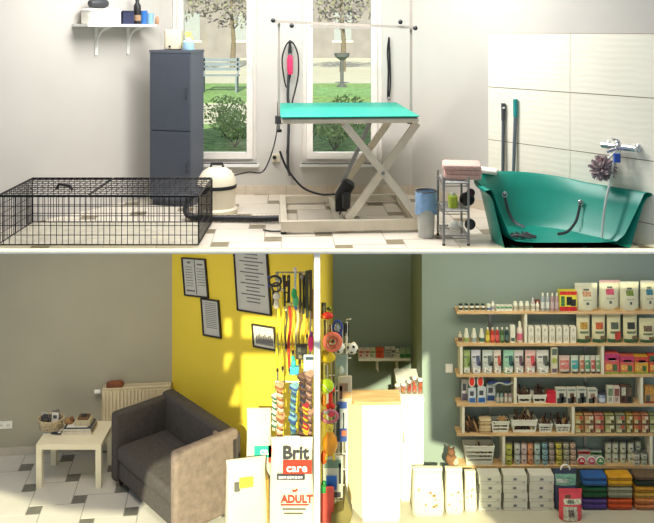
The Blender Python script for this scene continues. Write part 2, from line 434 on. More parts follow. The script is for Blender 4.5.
t = thing('far_house', 'pale plastered house far across the paving', 'house', (-2, 46, 2.69))
m = MB(); m.box(-16, 16, 0, 6, 0, 9, mat('pale_plaster', (140, 134, 142), .9, var=.08, scale=1.5)); m.part('wall', t)
for k in range(-5, 6):
    m = MB(); m.box(k*2.9-.5, k*2.9+.5, -.04, 0, 1.0, 2.6, mat('far_glass', (150, 156, 170), .3)); m.box(k*2.9-.6, k*2.9+.6, -.06, -.04, .9, 1.0, WHITE); m.part('window', t)
for x, y, lb in ((-2.75, 20.5, 'grey garden bench end by the first window view'), ):
    t = thing('garden_bench', 'blue-grey garden bench outside the first window', 'bench', (x, y, 2.701))
    m = MB(); bl = mat('bench_blue_grey', (120, 132, 156), .6)
    for k in range(4): m.box(-.5, .5, -.2+k*.1, -.13+k*.1, .42, .45, bl)
    m.part('seat', t); m = MB()
    for k in range(3): m.box(-.5, .5, .2, .23, .55+k*.12, .63+k*.12, bl)
    m.part('backrest', t)
    for a in (-.45, .42):
        m = MB(); m.box(a, a+.04, -.2, .24, 0, .42, bl); m.box(a, a+.04, .2, .24, .42, .9, bl); m.part('leg', t)
t = thing('birdbath', 'grey garden post with a bowl seen above the teal table', 'garden post', (.42, 22.5, 2.701))
m = MB(); m.lathe([(.16, 0), (.12, .05), (.05, .1), (.05, .75), (.2, .85), (.22, .95)], mat('stone_grey', (92, 94, 102), .8), 14); m.part('column', t)

# ================================================================== GROOMING SALON
# --- wall shelf with its things
def lwall(px): return online(px, LW0, LW1)
ld = Vector((LW1[0]-LW0[0], LW1[1]-LW0[1])).normalized(); ln = Vector((ld.y, -ld.x)); lang = math.atan2(ld.y, ld.x)
sa, sb = lwall(72), lwall(141)
L = math.hypot(sb[0]-sa[0], sb[1]-sa[1]); zsf = PZ(26.5, 6.35)
t = thing('wall_shelf', 'white wall shelf on two brackets holding grooming supplies', 'shelf', (sa[0], sa[1], zsf), lang)
m = MB(); m.box(0, L, -.2, 0, 0, .022, WHITE); m.part('board', t)
for u in (.22, .56):
    m = MB(); m.box(u, u+.03, -.012, 0, -.24, 0, WHITE); m.box(u, u+.03, -.18, -.012, -.012, 0, WHITE)
    arc = [(u+.015, -.165+.15*math.sin(a), -.012-.16*(1-math.cos(a))) for a in [i*PI/16 for i in range(9)]]
    m.tube(arc, .009, WHITE, 6); m.part('bracket', t)
def shelfloc(u, v=-.1): return (sa[0]+ld.x*u+ln.x*(-v), sa[1]+ld.y*u+ln.y*(-v), zsf+.022)
m = MB(); m.rbox(-.17, .17, -.075, .075, 0, .125, OFFWHITE, .05); m.rbox(-.175, .175, -.08, .08, .105, .12, WHITE, .05)
tag(m.part('storage_box', loc=shelfloc(.215), rz=lang), 'white rounded storage box on the wall shelf', 'box')
t = thing('hair_dryer', 'dark hair dryer lying on the white rounded box', 'hair dryer', tuple(Vector(shelfloc(.2))+Vector((0, 0, .1255))), lang)
m = MB(); m.tube([(-.1, 0, .04), (-.04, 0, .045), (.04, 0, .045), (.07, 0, .045)], [.03, .042, .042, .03], DARKGREY, 12); m.part('barrel', t)
m = MB(); m.tube([(.03, 0, .05), (.045, .0, .1), (.06, 0, .15)], [.02, .018, .02], BLACK, 8); m.part('handle', t)
def bottle(mb, r, h, mt, cap=None, neck=.35, base=(0, 0, 0), n=12, sy=1.0):
    mb.lathe([(r*.9, 0), (r, h*.03), (r, h*.68), (r*.8, h*.76), (r*neck, h*.83), (r*neck, h*.86)], mt, n, base, None, 1, sy)
def cap_mb(r, h, mt, n=10, sy=1.0):
    m = MB(); m.lathe([(r, 0), (r, h*.85), (r*.85, h)], mt, n); return m
t = thing('dark_box', 'small navy box beside the white box on the wall shelf', 'box', shelfloc(.47, -.09), lang)
m = MB(); m.box(-.06, .06, -.05, .05, 0, .1, mat('navy_box', (44, 50, 82), .5)); m.part('body', t); m = MB(); m.box(-.062, .062, -.052, .052, .1, .115, mat('navy_lid', (30, 34, 60), .5)); m.part('lid', t)
t = thing('spray_bottle', 'tall black bottle on the wall shelf', 'bottle', shelfloc(.60, -.1), lang)
m = MB(); bottle(m, .032, .23, BLACK, neck=.45); m.lathe([(.0325, 0), (.0325, .05)], mat('tan_label', (170, 140, 110), .6), 12, (0, 0, .03), cap=False); m.part('body', t)
cap_mb(.017, .05, DARKGREY).part('cap', t, (0, 0, .197))
for u, c, h, lb in ((.68, (60, 120, 196), .12, 'bright blue cup on the wall shelf beside the black bottle'), (.755, (150, 196, 224), .1, 'pale blue cup near the window end of the wall shelf')):
    m = MB(); m.lathe([(.026, 0), (.034, h), (.03, h), (.024, .006)], col(c, .3), 14); tag(m.part('cup', loc=shelfloc(u, -.09), rz=lang), lb, 'cup')
m = MB(); bottle(m, .018, .085, col((196, 150, 120))); tag(m.part('small_vial', loc=shelfloc(.81, -.12), rz=lang), 'small brown vial at the window end of the wall shelf', 'bottle')

# --- dark cabinet
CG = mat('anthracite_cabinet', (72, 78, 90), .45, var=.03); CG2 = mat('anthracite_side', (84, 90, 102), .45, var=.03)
cA = (-1.156, 6.75); cang = math.atan2(.1, -.36)   # direction from A to B
t = thing('tall_cabinet', 'tall narrow anthracite cabinet in the corner by the window', 'cabinet', (cA[0], cA[1], UP), math.atan2(-.10, .36))
cw, cd, ch = .375, .275, 1.325
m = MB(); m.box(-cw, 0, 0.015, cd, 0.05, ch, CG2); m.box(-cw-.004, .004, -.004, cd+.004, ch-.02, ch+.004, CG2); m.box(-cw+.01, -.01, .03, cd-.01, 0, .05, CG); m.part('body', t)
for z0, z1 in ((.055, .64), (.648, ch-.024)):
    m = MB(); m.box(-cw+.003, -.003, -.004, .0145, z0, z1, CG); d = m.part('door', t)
    m = MB(); m.tube([(-.03, -.004, (z0+z1)/2+.05), (-.03, -.022, (z0+z1)/2+.04), (-.03, -.022, (z0+z1)/2-.04), (-.03, -.004, (z0+z1)/2-.05)], .005, DARKGREY, 6); m.part('handle', d)
# things on the cabinet
ctop = UP+ch+.004
cd_ = Vector((math.cos(math.atan2(-.10, .36)), math.sin(math.atan2(-.10, .36)))); cn_ = Vector((-cd_.y, cd_.x))
def cabloc(u, v): return (cA[0]+cd_.x*u+cn_.x*v, cA[1]+cd_.y*u+cn_.y*v, ctop)
t = thing('toaster_shaped_sterilizer', 'cream rounded appliance with a small dial on the dark cabinet', 'appliance', cabloc(-.21, .12), 0)
m = MB(); m.rbox(-.075, .075, -.07, .07, .008, .175, CREAM, .03); m.box(-.06, .06, -.055, .055, 0, .01, DARKGREY); m.part('body', t)
m = MB(); m.tube([(-.02, -.07, .03), (-.02, -.082, .03)], .009, BLACK, 10); m.part('dial', t)
m = MB(); m.box(-.05, .05, -.02, .02, .174, .18, STEEL); m.part('lid', t)
t = thing('spray_bottle', 'yellow-green spray bottle on the dark cabinet behind the blue tub', 'bottle', cabloc(-.085, .16))
m = MB(); bottle(m, .036, .15, mat('yellow_green', (206, 214, 96), .4)); m.part('body', t)
m = MB(); m.box(-.035, .02, -.01, .01, .128, .155, mat('spray_head', (220, 226, 120), .4)); m.tube([(-.02, 0, .13), (-.03, 0, .105)], .004, OFFWHITE, 6); m.part('trigger', t)
t = thing('wipes_tub', 'translucent light blue tub on the dark cabinet corner', 'tub', cabloc(-.045, .065))
m = MB(); m.lathe([(.045, 0), (.05, .01), (.048, .07), (.03, .09)], mat('light_blue', (168, 206, 232), .3), 16); m.part('body', t); m = MB(); m.lathe([(.03, 0), (.03, .012), (.02, .015)], WHITE, 14); m.part('lid', t, (0, 0, .09))

# --- folding wire crate
CH = .355; wire = mat('black_crate_wire', (34, 34, 38), .4, .5, var=0)
cx0_, cx1_, cy0_, cy1_ = -2.28, -.89, 5.535, 6.19
t = thing('wire_dog_crate', 'black folding wire dog crate on the tiled floor beside the dark cabinet', 'dog crate', (cx1_, cy0_, UP))
LA, LB = cx1_-cx0_, cy1_-cy0_
def grid(fa, na, nb, nm, r1=.0026):
    m = MB()
    for i in range(na+1): m.tube([fa(i/na, 0), fa(i/na, 1)], r1*(1.7 if i in (0, na) else 1), wire, 5)
    for j in range(nb+1): m.tube([fa(0, j/nb), fa(1, j/nb)], r1*(1.7 if j in (0, nb) else 1), wire, 5)
    return m.part(nm, t)
h0 = .015
grid(lambda a, b: (-a*LA*.545, b*LB, CH), 16, 9, 'top_panel')
grid(lambda a, b: (-LA*.555-a*LA*.445, b*LB, CH), 13, 9, 'top_panel')
grid(lambda a, b: (-a*LA, 0, h0+b*(CH-.008-h0)), 34, 5, 'front_panel')
grid(lambda a, b: (-a*LA, LB, h0+b*(CH-.008-h0)), 34, 5, 'back_panel')
grid(lambda a, b: (0, .006+a*(LB-.012), h0+b*(CH-.008-h0)), 16, 5, 'end_panel')
grid(lambda a, b: (-LA, .006+a*(LB-.012), h0+b*(CH-.008-h0)), 16, 5, 'end_panel')
m = MB(); m.tube([(-.92, .16, CH+.004), (-.94, .16, CH+.035), (-1.03, .2, CH+.04), (-1.05, .2, CH+.004)], .011, BLACK, 8); m.part('carry_handle', t)
m = MB(); m.box(-LA+.012, -.012, .012, LB-.012, .002, .014, mat('crate_tray', (206, 198, 178), .5, var=.1)); m.part('tray', t)

# --- vacuum cleaner
VC = mat('vacuum_cream', (232, 222, 198), .35, var=.02)
vx, vy = PX(217, 6.58), 6.58
t = thing('vacuum_cleaner', 'cream round canister vacuum cleaner with black hose by the window', 'vacuum cleaner', (vx, vy, UP))
m = MB(); m.lathe([(.13, .03), (.15, .05), (.155, .2), (.158, .21)], VC, 32); m.part('tank', t)
m = MB(); m.lathe([(.16, .205), (.162, .215), (.162, .228), (.158, .235)], BLACK, 32); m.part('band', t)
m = MB(); m.lathe([(.158, .235), (.15, .29), (.118, .34), (.07, .37), (.03, .378), (.002, .38)], VC, 32, cap=False); hd = m.part('motor_head', t)
m = MB(); m.tube([(-.05, 0, .372), (-.045, 0, .40), (.045, 0, .40), (.05, 0, .372)], .012, BLACK, 8); m.part('handle', hd)
for dx in (-.05, -.015, .02):
    m = MB(); m.ball((dx-.03, -.128+abs(dx)*.1, .30), .014, BLACK, 8); m.part('switch', hd)
m = MB(); m.lathe([(.165, .0), (.17, .012), (.17, .035), (.15, .05)], VC, 32); m.part('base', t)
for a in range(4):
    m = MB(); aa = a*PI/2+.7; m.ball((math.cos(aa)*.15, math.sin(aa)*.15, .018), .018, BLACK, 8); m.part('castor', t)
m = MB(); m.tube([(-.09, -.12, .2), (-.12, -.155, .2)], .032, BLACK, 12)
P = spline([(-.11, -.145, .2), (-.15, -.19, .19), (-.20, -.22, .14), (-.21, -.26, .07), (-.16, -.30, .035), (-.02, -.33, .03), (.2, -.34, .03), (.38, -.36, .032), (.53, -.36, .035)], 10)
rr = [.024+(.002 if i % 2 else 0) for i in range(len(P))]; m.tube(P, rr, BLACK, 10); m.part('hose', t)
m = MB(); m.tube(spline([(.14, .03, .30), (.25, .12, .31), (.36, .2, .30), (.42, .4, .42), (.455, .6, .60), (.46, .66, .85)], 8), .006, BLACK, 6); m.part('power_cable', t)

# --- wall socket
t = thing('wall_socket', 'cream double wall socket between the windows above the baseboard', 'socket', (PX(276, WY), WY, PZ(158, WY)))
m = MB(); m.box(-.035, .035, -.022, 0, -.03, .035, CREAM); m.part('plate', t)
m = MB(); m.lathe([(.018, 0), (.016, .03)], BLACK, 10, T=TR(-.012, -.022, .01, 0, PI/2)); m.part('plug', t)

# --- grooming table
TEAL = mat('teal_rubber_top', (24, 160, 140), .5, var=.04, scale=5); BE = mat('beige_powder_coat', (222, 212, 192), .45, var=.03)
ta = math.radians(4); TF = (-.338, 5.86)
t = thing('grooming_table', 'electric dog grooming table with teal top and beige scissor frame', 'grooming table', (TF[0], TF[1], UP), ta)
TW, TD, TH = 1.03, 1.12, .865
m = MB(); m.rbox(0, TW, 0, TD, TH-.012, TH, TEAL, .03); m.part('table_top', t)
m = MB(); m.rbox(.004, TW-.004, .004, TD-.004, TH-.055, TH-.0125, BE, .025); m.part('top_frame', t)
m = MB(); bh = .075
m.box(0, TW+.03, 0, .05, .02, .02+bh, BE); m.box(0, TW+.03, TD-.12, TD-.07, .02, .02+bh*.7, BE)
m.box(0, .05, .05, TD-.12, .02, .02+bh*.7, BE); m.box(TW-.02, TW+.03, .05, TD-.12, .02, .02+bh*.7, BE); m.box(.42, .46, .05, TD-.12, .02, .06, BE)
m.part('base_frame', t)
for x in (.02, TW+.01):
    for y in (.03, TD-.09):
        m = MB(); m.lathe([(.022, 0), (.022, .02)], BLACK, 12); m.part('foot', t, (x, y, 0))
for yy in (.025, TD-.14):
    m = MB(); m.bar((.47, yy, TH-.06), (TW+.01, yy, .09), .035, .055, BE); m.part('scissor_leg', t)
    m = MB(); m.bar((TW-.01, yy+.037, TH-.06), (.50, yy+.037, .09), .035, .055, BE); m.part('scissor_leg', t)
    m = MB(); m.tube([(.755, yy-.024, .44), (.755, yy+.07, .44)], .014, STEEL, 10); m.part('pivot_bolt', t)
m = MB(); m.bar((.74, .5, TH-.06), (.5, .5, .28), .03, .03, STEEL); m.part('actuator', t)
m = MB(); m.lathe([(.05, 0), (.055, .03), (.055, .14), (.04, .16)], BLACK, 14, T=TR(.48, .5, .16, 0, .3, .5)); m.box(.44, .53, .45, .55, .06, .16, BLACK); m.lathe([(.035, 0), (.035, .12)], DARKGREY, 12, T=TR(.52, .44, .1, 0, .4, 0)); m.part('motor', t)
m = MB(); m.tube(spline([(.5, .46, .1), (.42, .3, .02), (.3, .16, .009), (.12, .1, .009), (-.05, .07, .009), (-.13, .12, .009)], 8), .006, BLACK, 6); m.part('motor_cable', t)
m = MB(); m.tube(spline([(.0, .75, .50), (.06, .72, .36), (.18, .66, .22), (.32, .6, .17), (.44, .54, .18)], 8), .009, BLACK, 6); m.part('power_cable', t)
# grooming arm: two posts clamped to the table and cross bars with knobs
ARM = mat('arm_tube', (206, 196, 186), .3, .5, var=.02)
tab = t
t = bpy.data.objects.new('grooming_arm', None); COL.objects.link(t); t.parent = tab
_l = Matrix.Rotation(-ta, 3, 'Z') @ Vector((PX(279, 6.46)-TF[0], 6.46-TF[1], 0)); t.location = _l; t.rotation_euler = (0, 0, -ta)
zt_ = PZ(22, 6.46)-UP
xr = PX(411, 6.46)-PX(279, 6.46)
for x, zz, lb in ((0, zt_-.01, None), (xr, zt_+.55, None)):
    m = MB(); m.bar((x, 0, TH-.14), (x, 0, zz), .02, .02, ARM); m.part('post', t)
    m = MB(); m.box(x-.03, x+.03, -.03, .03, TH-.12, TH-.058, DARKGREY); m.tube([(x, 0, TH-.12), (x, 0, TH-.17)], .008, STEEL, 8); m.lathe([(.02, 0), (.024, .012), (.02, .022)], BLACK, 10, (x, 0, TH-.19)); m.part('clamp', t)
m = MB(); m.bar((-.04, -.02, zt_+.005), (xr+.03, -.02, zt_-.045), .022, .022, ARM); m.part('crossbar', t)
m = MB(); m.bar((.25, -.045, zt_-.035), (xr-.33, -.045, zt_-.05), .018, .02, ARM); m.part('sliding_bar', t)
for x, z in ((-.045, zt_+.012), (.105, zt_-.03), (xr-.09, zt_-.0), (xr+.03, zt_-.05)):
    m = MB(); m.ball((x, -.05, z), .019, BLACK, 10); m.part('knob', t)

# --- clipper hanging at the wall
hx, hz = PX(290, WY-.06), PZ(41, WY)
t = thing('hanging_clipper', 'pink pet clipper with black cord hanging beside the second window', 'clipper', (hx, WY-.05, hz))
m = MB(); m.tube([(0, 0, -.02), (0, .05, 0)], .008, BLACK, 6); m.ball((0, -.005, -.01), .018, BLACK, 10); m.part('hook', t)
m = MB(); m.tube([(0, -.01, -.12), (0, -.012, -.17), (0, -.012, -.26), (.005, -.01, -.30)], [.018, .028, .028, .022], mat('clipper_pink', (232, 60, 108), .35), 12); m.part('body', t)
m = MB(); m.tube([(0, -.01, -.02), (0, -.01, -.12)], [.012, .02], BLACK, 10); m.box(-.02, .02, -.03, 0, -.125, -.11, STEEL); m.part('blade_head', t)
m = MB(); m.tube(spline([(.005, -.01, -.30), (-.03, 0, -.42), (-.06, 0, -.3), (-.07, 0, -.15), (-.03, 0, -.03), (.02, 0, -.01), (.07, 0, -.12), (.075, 0, -.3), (.045, 0, -.45), (.02, 0, -.56), (-.01, 0, -.8), (-.03, 0, -1.02)], 7), .007, BLACK, 6); m.part('cord', t)
m = MB(); m.tube(spline([(-.01, .0, -.28), (-.02, 0, -.5), (-.01, 0, -.65), (-.02, 0, -1.1), (.0, 0, -1.22)], 6), .013, DARKGREY, 8); m.part('thick_lead', t)
t = thing('hanging_leash', 'black leash hanging between the second window and the corner', 'leash', (PX(389, WY-.03), WY-.03, PZ(38, WY)))
m = MB(); m.tube([(0, 0, 0), (0, .03, .005)], .007, BLACK, 6); m.part('hook', t)
m = MB(); m.tube(spline([(0, -.005, 0), (-.012, 0, -.12), (-.005, 0, -.3), (-.01, 0, -.52), (.0, 0, -.54), (.012, 0, -.4), (.008, 0, -.2), (0, 0, 0)], 6), .008, BLACK, 6, flat=.5); m.part('strap', t)
m = MB(); m.ball((0, -.004, -.55), .016, STEEL, 8); m.part('clip', t)

# --- waste bin with blue bag
bx, by = PX(426, 5.8), 5.8
t = thing('waste_bin', 'wire-rim waste bin with a blue bag at the wall by the steel rack', 'bin', (bx, by, UP))
m = MB(); m.lathe([(.055, 0), (.058, .01), (.070, .30), (.067, .30), (.053, .012)], mat('translucent_bin', (196, 198, 192), .5, var=.1), 24, cap=False); m.lathe([(.001, .004), (.055, .004)], OFFWHITE, 24, cap=False); m.part('bucket', t)
m = MB(); m.tube([(math.cos(a)*.073, math.sin(a)*.073, .335) for a in [i*PI/12 for i in range(24)]], .005, DARKGREY, 6, closed=True); m.part('rim', t)
m = MB(); n = 28; vs = []
for j, (r, z) in enumerate([(.074, .336), (.078, .30), (.080, .24), (.081, .19)]):
    for i in range(n):
        a = 2*PI*i/n; q = r+.003*math.sin(5*a+j)+.002*math.sin(11*a); zz = z+(.02*math.sin(3*a) if j == 3 else 0); vs.append((q*math.cos(a), q*math.sin(a), zz))
fs = [(j*n+i, j*n+(i+1) % n, (j+1)*n+(i+1) % n, (j+1)*n+i) for j in range(3) for i in range(n)]
m.add(vs, fs, mat('blue_bin_bag', (140, 176, 214), .35, var=.12, scale=30)); m.part('bin_bag', t)

# --- steel rack with towels
rx0, rx1, ry0, ry1 = PX(443.5, 5.58), .985, 5.57, 5.86
t = thing('steel_rack', 'narrow three-tier steel rack between the bin and the teal tub', 'rack', ((rx0+rx1)/2, (ry0+ry1)/2, UP))
w2, d2, rh = (rx1-rx0)/2, (ry1-ry0)/2, .475
for sx in (-1, 1):
    for sy in (-1, 1):
        m = MB(); m.tube([(sx*w2, sy*d2, 0), (sx*w2, sy*d2, rh)], .0085, STEEL, 8); m.lathe([(.011, 0), (.011, .012)], BLACK, 8, (sx*w2, sy*d2, 0)); m.part('post', t)
for z in (.07, .24, .435):
    m = MB()
    for sy in (-1, 1): m.tube([(-w2, sy*d2, z), (w2, sy*d2, z)], .006, STEEL, 6); m.tube([(-w2, sy*d2, z-.022), (w2, sy*d2, z-.022)], .0035, STEEL, 6)
    for sx in (-1, 1): m.tube([(sx*w2, -d2, z), (sx*w2, d2, z)], .006, STEEL, 6); m.tube([(sx*w2, -d2, z-.022), (sx*w2, d2, z-.022)], .0035, STEEL, 6)
    for k in range(9): m.tube([(-w2, -d2+2*d2*(k+.5)/9, z), (w2, -d2+2*d2*(k+.5)/9, z)], .003, STEEL, 5)
    m.part('tier', t)
def towel(mb, x0, x1, y0, y1, z0, layers, lh, m, skew=.012):
    for k in range(layers):
        j = skew*math.sin(k*2.1)
        z = z0+k*lh; P = []
        n = 9
        top = []; 
        mb.rbox(x0+j, x1+j*.5, y0+j*.5, y1, z, z+lh*.96, m, .02)
PK = mat('pink_terry', (226, 184, 172), .95, var=.08, scale=40, bump=.5, bscale=180); WT = mat('white_terry', (226, 226, 214), .95, var=.05, bump=.5, bscale=180)
m = MB(); towel(m, -.135, .13, -.12, .12, 0, 3, .034, PK); tag(m.part('folded_towel', loc=(PX(464, 5.7), 5.76, UP+.4445), rz=-.15), 'folded pink towels on top of the steel rack', 'towel')
m = MB(); towel(m, -.09, .09, -.07, .07, 0, 1, .03, WT); m.v = [Vector((v.x, v.y, v.z-.12*max(0, v.x+.02))) for v in m.v]
tag(m.part('folded_towel', loc=(PX(487, 5.95), 6.02, UP+.435), rz=-.3), 'white towel draped between the rack and the teal tub', 'towel')
m = MB(); m.rbox(-.03, .03, -.05, .05, 0, .085, mat('lime_bottle', (176, 196, 60), .4), .02); m.lathe([(.014, 0), (.014, .02)], WHITE, 10, (0, 0, .085)); tag(m.part('shampoo_bottle', loc=(PX(453, 5.66), 5.67, UP+.245)), 'lime green bottle on the middle tier of the steel rack', 'bottle')
m = MB(); m.ball((0, 0, .05), .055, BLACK, 14, (1, 1.1, .9)); m.ball((.02, -.03, .1), .032, mat('dark_maroon', (70, 40, 48), .6), 10); tag(m.part('black_bag', loc=(PX(467, 5.7), 5.7, UP+.245)), 'black crumpled pouch on the middle tier of the steel rack', 'bag')
m = MB(); m.ball((0, 0, .035), .038, WT, 12, (1.2, 1, .9)); m.ball((.04, -.02, .05), .022, OFFWHITE, 10); tag(m.part('white_cloth', loc=(PX(455, 5.66), 5.68, UP+.076)), 'white crumpled cloth on the lowest tier of the steel rack', 'cloth')
m = MB(); m.ball((0, 0, .04), .04, DARKGREY, 12, (1, 1, 1)); tag(m.part('dark_cloth', loc=(PX(471, 5.66), 5.70, UP+.076)), 'dark crumpled cloth on the lowest tier of the steel rack', 'cloth')

# --- teal tub along the tiled wall
TUB = mat('teal_tub', (20, 144, 126), .38, var=.03)
tc_ = Vector((1.56, 5.61)); w_ = wd; n_ = wn
def tubpt(s, q, k=1.0):
    """s,q along/across"""
    p = tc_ + w_*s + n_*q; return p
def outline(a, b, ext, n=26):
    P = []
    for i in range(n+1):
        th = -PI/2 + PI*i/n     # rounded far end, from wall side to room side
        P.append((-a*math.cos(th), b*math.sin(th)))
    return [(ext, -b)] + P + [(ext, b)]
def tubring(a, b, z, ext=1.3, dz=0.0):
    o = []
    for s, q in outline(a, b, ext):
        p = tc_ + w_*s + n_*q; o.append((p.x, p.y, UP+z+dz*(max(-s, 0)/.7)))
    return o
t = thing('dog_bathtub', 'deep teal oval dog bathtub along the cream tiled wall', 'bathtub', (0, 0, 0))
clt = [((0, CUT+.004, 0), (0, -1, 0)), ((2.24, 0, 0), (1, 0, 0))]
prof = [(.56, .24, 0.0, 0), (.57, .245, .02, 0), (.66, .29, .3, .04), (.69, .305, .345, .055), (.725, .325, .36, .06), (.728, .325, .375, .06), (.70, .305, .382, .06), (.675, .292, .37, .055), (.64, .27, .28, .04), (.56, .22, .09, .01), (.50, .19, .045, 0), (.4, .12, .036, 0)]
rings = [tubring(a*.77, b*1.42, z, dz=d) for a, b, z, d in prof]; N = len(rings[0]); vs = [p for r in rings for p in r]; fs = []
for j in range(len(rings)-1):
    for i in range(N-1): fs.append((j*N+i, j*N+i+1, (j+1)*N+i+1, (j+1)*N+i))
fs.append(tuple((len(rings)-1)*N+i for i in range(N))); fs.append(tuple(range(N))[::-1])
m = MB(); m.add(vs, fs, TUB); m.part('shell', t, clip=clt)
def strap(px, pyt, Yt, pts, nm='strap'):
    m = MB(); m.tube(spline(pts, 6), .010, DARKGREY, 6, flat=.3); s = m.part('restraint_strap', t, clip=clt)
    m = MB(); p = Vector(pts[0]); m.tube([p+Vector((.018*math.cos(a), -.004, .018*math.sin(a))) for a in [i*PI/5 for i in range(10)]], .004, CHROME, 6, closed=True); m.part('ring', s)
    m = MB(); m.ball(p+Vector((0, .01, .004)), .016, CHROME, 10); m.part('anchor', s)
def tubwall(th, h):   # point on the inner wall; th angle, h height
    f = (h-.05)/.33; a = (.53+f*.12)*.77; b = (.20+f*.075)*1.37
    p = tc_+w_*(-a*math.cos(th))+n_*(b*math.sin(th)); return Vector((p.x, p.y, UP+h))
p0 = tubwall(-.2, .27); strap(0, 0, 0, [p0+Vector((.01, -.02, 0)), p0+Vector((.02, -.03, -.06)), p0+Vector((.035, -.04, -.12)), p0+Vector((.07, -.08, -.19)), p0+Vector((.13, -.15, -.212))])
q0 = tc_+w_*.02+n_*-.345; q0 = Vector((q0.x, q0.y, UP+.25)); strap(0, 0, 0, [q0+Vector((0, -.015, 0)), q0+Vector((-.02, -.03, -.07)), q0+Vector((-.05, -.06, -.13)), q0+Vector((-.12, -.1, -.19)), q0+Vector((-.2, -.13, -.20))])
m = MB()
for k in range(7):
    a = k*.9; m.tube(spline([(1.32+.06*math.cos(a), 5.62+.05*math.sin(a), UP+.05), (1.36+.05*math.cos(a+1), 5.64+.05*math.sin(a+1.4), UP+.065), (1.42+.05*math.cos(a+2), 5.60+.04*math.sin(a+2), UP+.052)], 5), .007, DARKGREY, 5)
tag(m.part('tangled_harness', loc=(0, 0, 0), clip=clt), 'dark tangled harness lying on the bottom of the teal tub', 'harness')

# --- mixer tap, hose, brush
f0 = online(624, RW0, RW1); fz = PZ(146, f0[1])
t = thing('mixer_tap', 'chrome wall mixer tap above the teal tub', 'tap', (f0[0]+wn.x*.012, f0[1]+wn.y*.012, fz), math.atan2(wd.y, wd.x))
# local: x along the wall to camera side, -y out of the wall
m = MB(); m.tube([(-.13, -.055, 0), (.13, -.055, 0)], .024, CHROME, 12); m.ball((0, -.06, .004), .03, CHROME, 12); m.part('body', t)
for x in (-.115, .115):
    m = MB(); m.lathe([(.03, 0), (.028, .012), (.016, .02), (.016, .05)], CHROME, 16, T=TR(x, 0, 0, 0, PI/2)); m.part('flange', t)
m = MB(); m.tube([(0, -.06, .03), (0, -.075, .05), (-.01, -.13, .062)], [.014, .01, .008], CHROME, 8); m.part('lever', t)
m = MB(); m.tube([(0, -.07, -.01), (-.03, -.11, -.02), (-.05, -.13, -.035)], .011, CHROME, 8); m.part('spout', t)
t2 = thing('shower_hose', 'pale shower hose hanging from the tap into the teal tub', 'hose', (0, 0, 0))
fx = Vector((f0[0], f0[1], fz))
pp = [W(613, 165, 5.62), W(611, 178, 5.60), W(606, 200, 5.58), W(603, 222, 5.56), W(602, 238, 5.54)]
m = MB(); m.tube(spline([fx+Vector((-.05, -.06, -.02))]+pp, 8), .009, mat('hose_grey', (196, 206, 200), .4, .3), 8); m.part('tube', t2)
m = MB(); m.box(-.02, .02, -.015, .015, -.03, .03, mat('blue_tag', (40, 90, 190), .5)); m.part('blue_collar', t2, tuple(W(617, 158, 5.60)), label='blue collar at the tap end')
t = thing('bath_pouf', 'shaggy grey and pink scrubbing pouf hanging from the tap', 'scrubber', tuple(W(603, 168, 5.68)))
m = MB(); pcs = [mat('pouf_grey', (166, 156, 160), .9), mat('pouf_dark', (120, 108, 116), .9), mat('pouf_pink', (206, 176, 178), .9)]
for k in range(260):
    d = Vector((rng.gauss(0, 1), rng.gauss(0, 1), rng.gauss(0, 1))).normalized(); u = d.orthogonal().normalized()
    m.tube([d*.03, d*.07+u*.012, d*(.085+rng.random()*.02)], [.008, .007, .003], pcs[k % 3], 4)
m.ball((0, 0, 0), .06, pcs[1], 12); m.part('bristles', t)
m = MB(); m.tube([(.03, -.02, .07), (.06, -.02, .1), (.09, -.01, .12)], .008, WHITE, 6); m.part('loop', t)

# --- two long handles leaning behind the tub
for px0, px1, c, lb, nm in ((506, 507, (84, 92, 100), 'grey broom handle with a hanging hole leaning on the tiles', 'broom'), (518, 516.5, (96, 110, 122), 'grey mop handle with a teal tip leaning on the tiles', 'mop')):
    a = online(px0, RW0, RW1); b = online(px1, RW0, RW1)
    top = Vector((a[0]+wn.x*.035, a[1]+wn.y*.035, PZ(99 if nm == 'mop' else 103, a[1]))); bot = Vector((b[0]+wn.x*.055, b[1]+wn.y*.055, UP+.03))
    t = thing(nm, lb, nm, tuple(bot-Vector((0, 0, .03))))
    o = Vector(t.location)
    m = MB(); m.tube([bot-o, top-o-Vector((0, 0, .14))], .014, col(c, .4), 10); m.part('handle', t)
    gc = (26, 150, 150) if nm == 'mop' else (70, 74, 80)
    m = MB(); m.tube([top-o-Vector((0, 0, .14)), top-o], [.017, .018], col(gc, .5), 10)
    if nm == 'broom': m.tube([top-o+Vector((0, -.02, -.03)), top-o+Vector((0, -.017, -.04))], .009, WHITE, 8)
    m.part('grip', t, label='teal grip end' if nm == 'mop' else None)
    m = MB(); m.box(-.03, .03, -.012, .02, -.028, .0, col((60, 60, 66))); m.part('head', t, (0, 0, .03), rz=math.atan2(wd.y, wd.x))
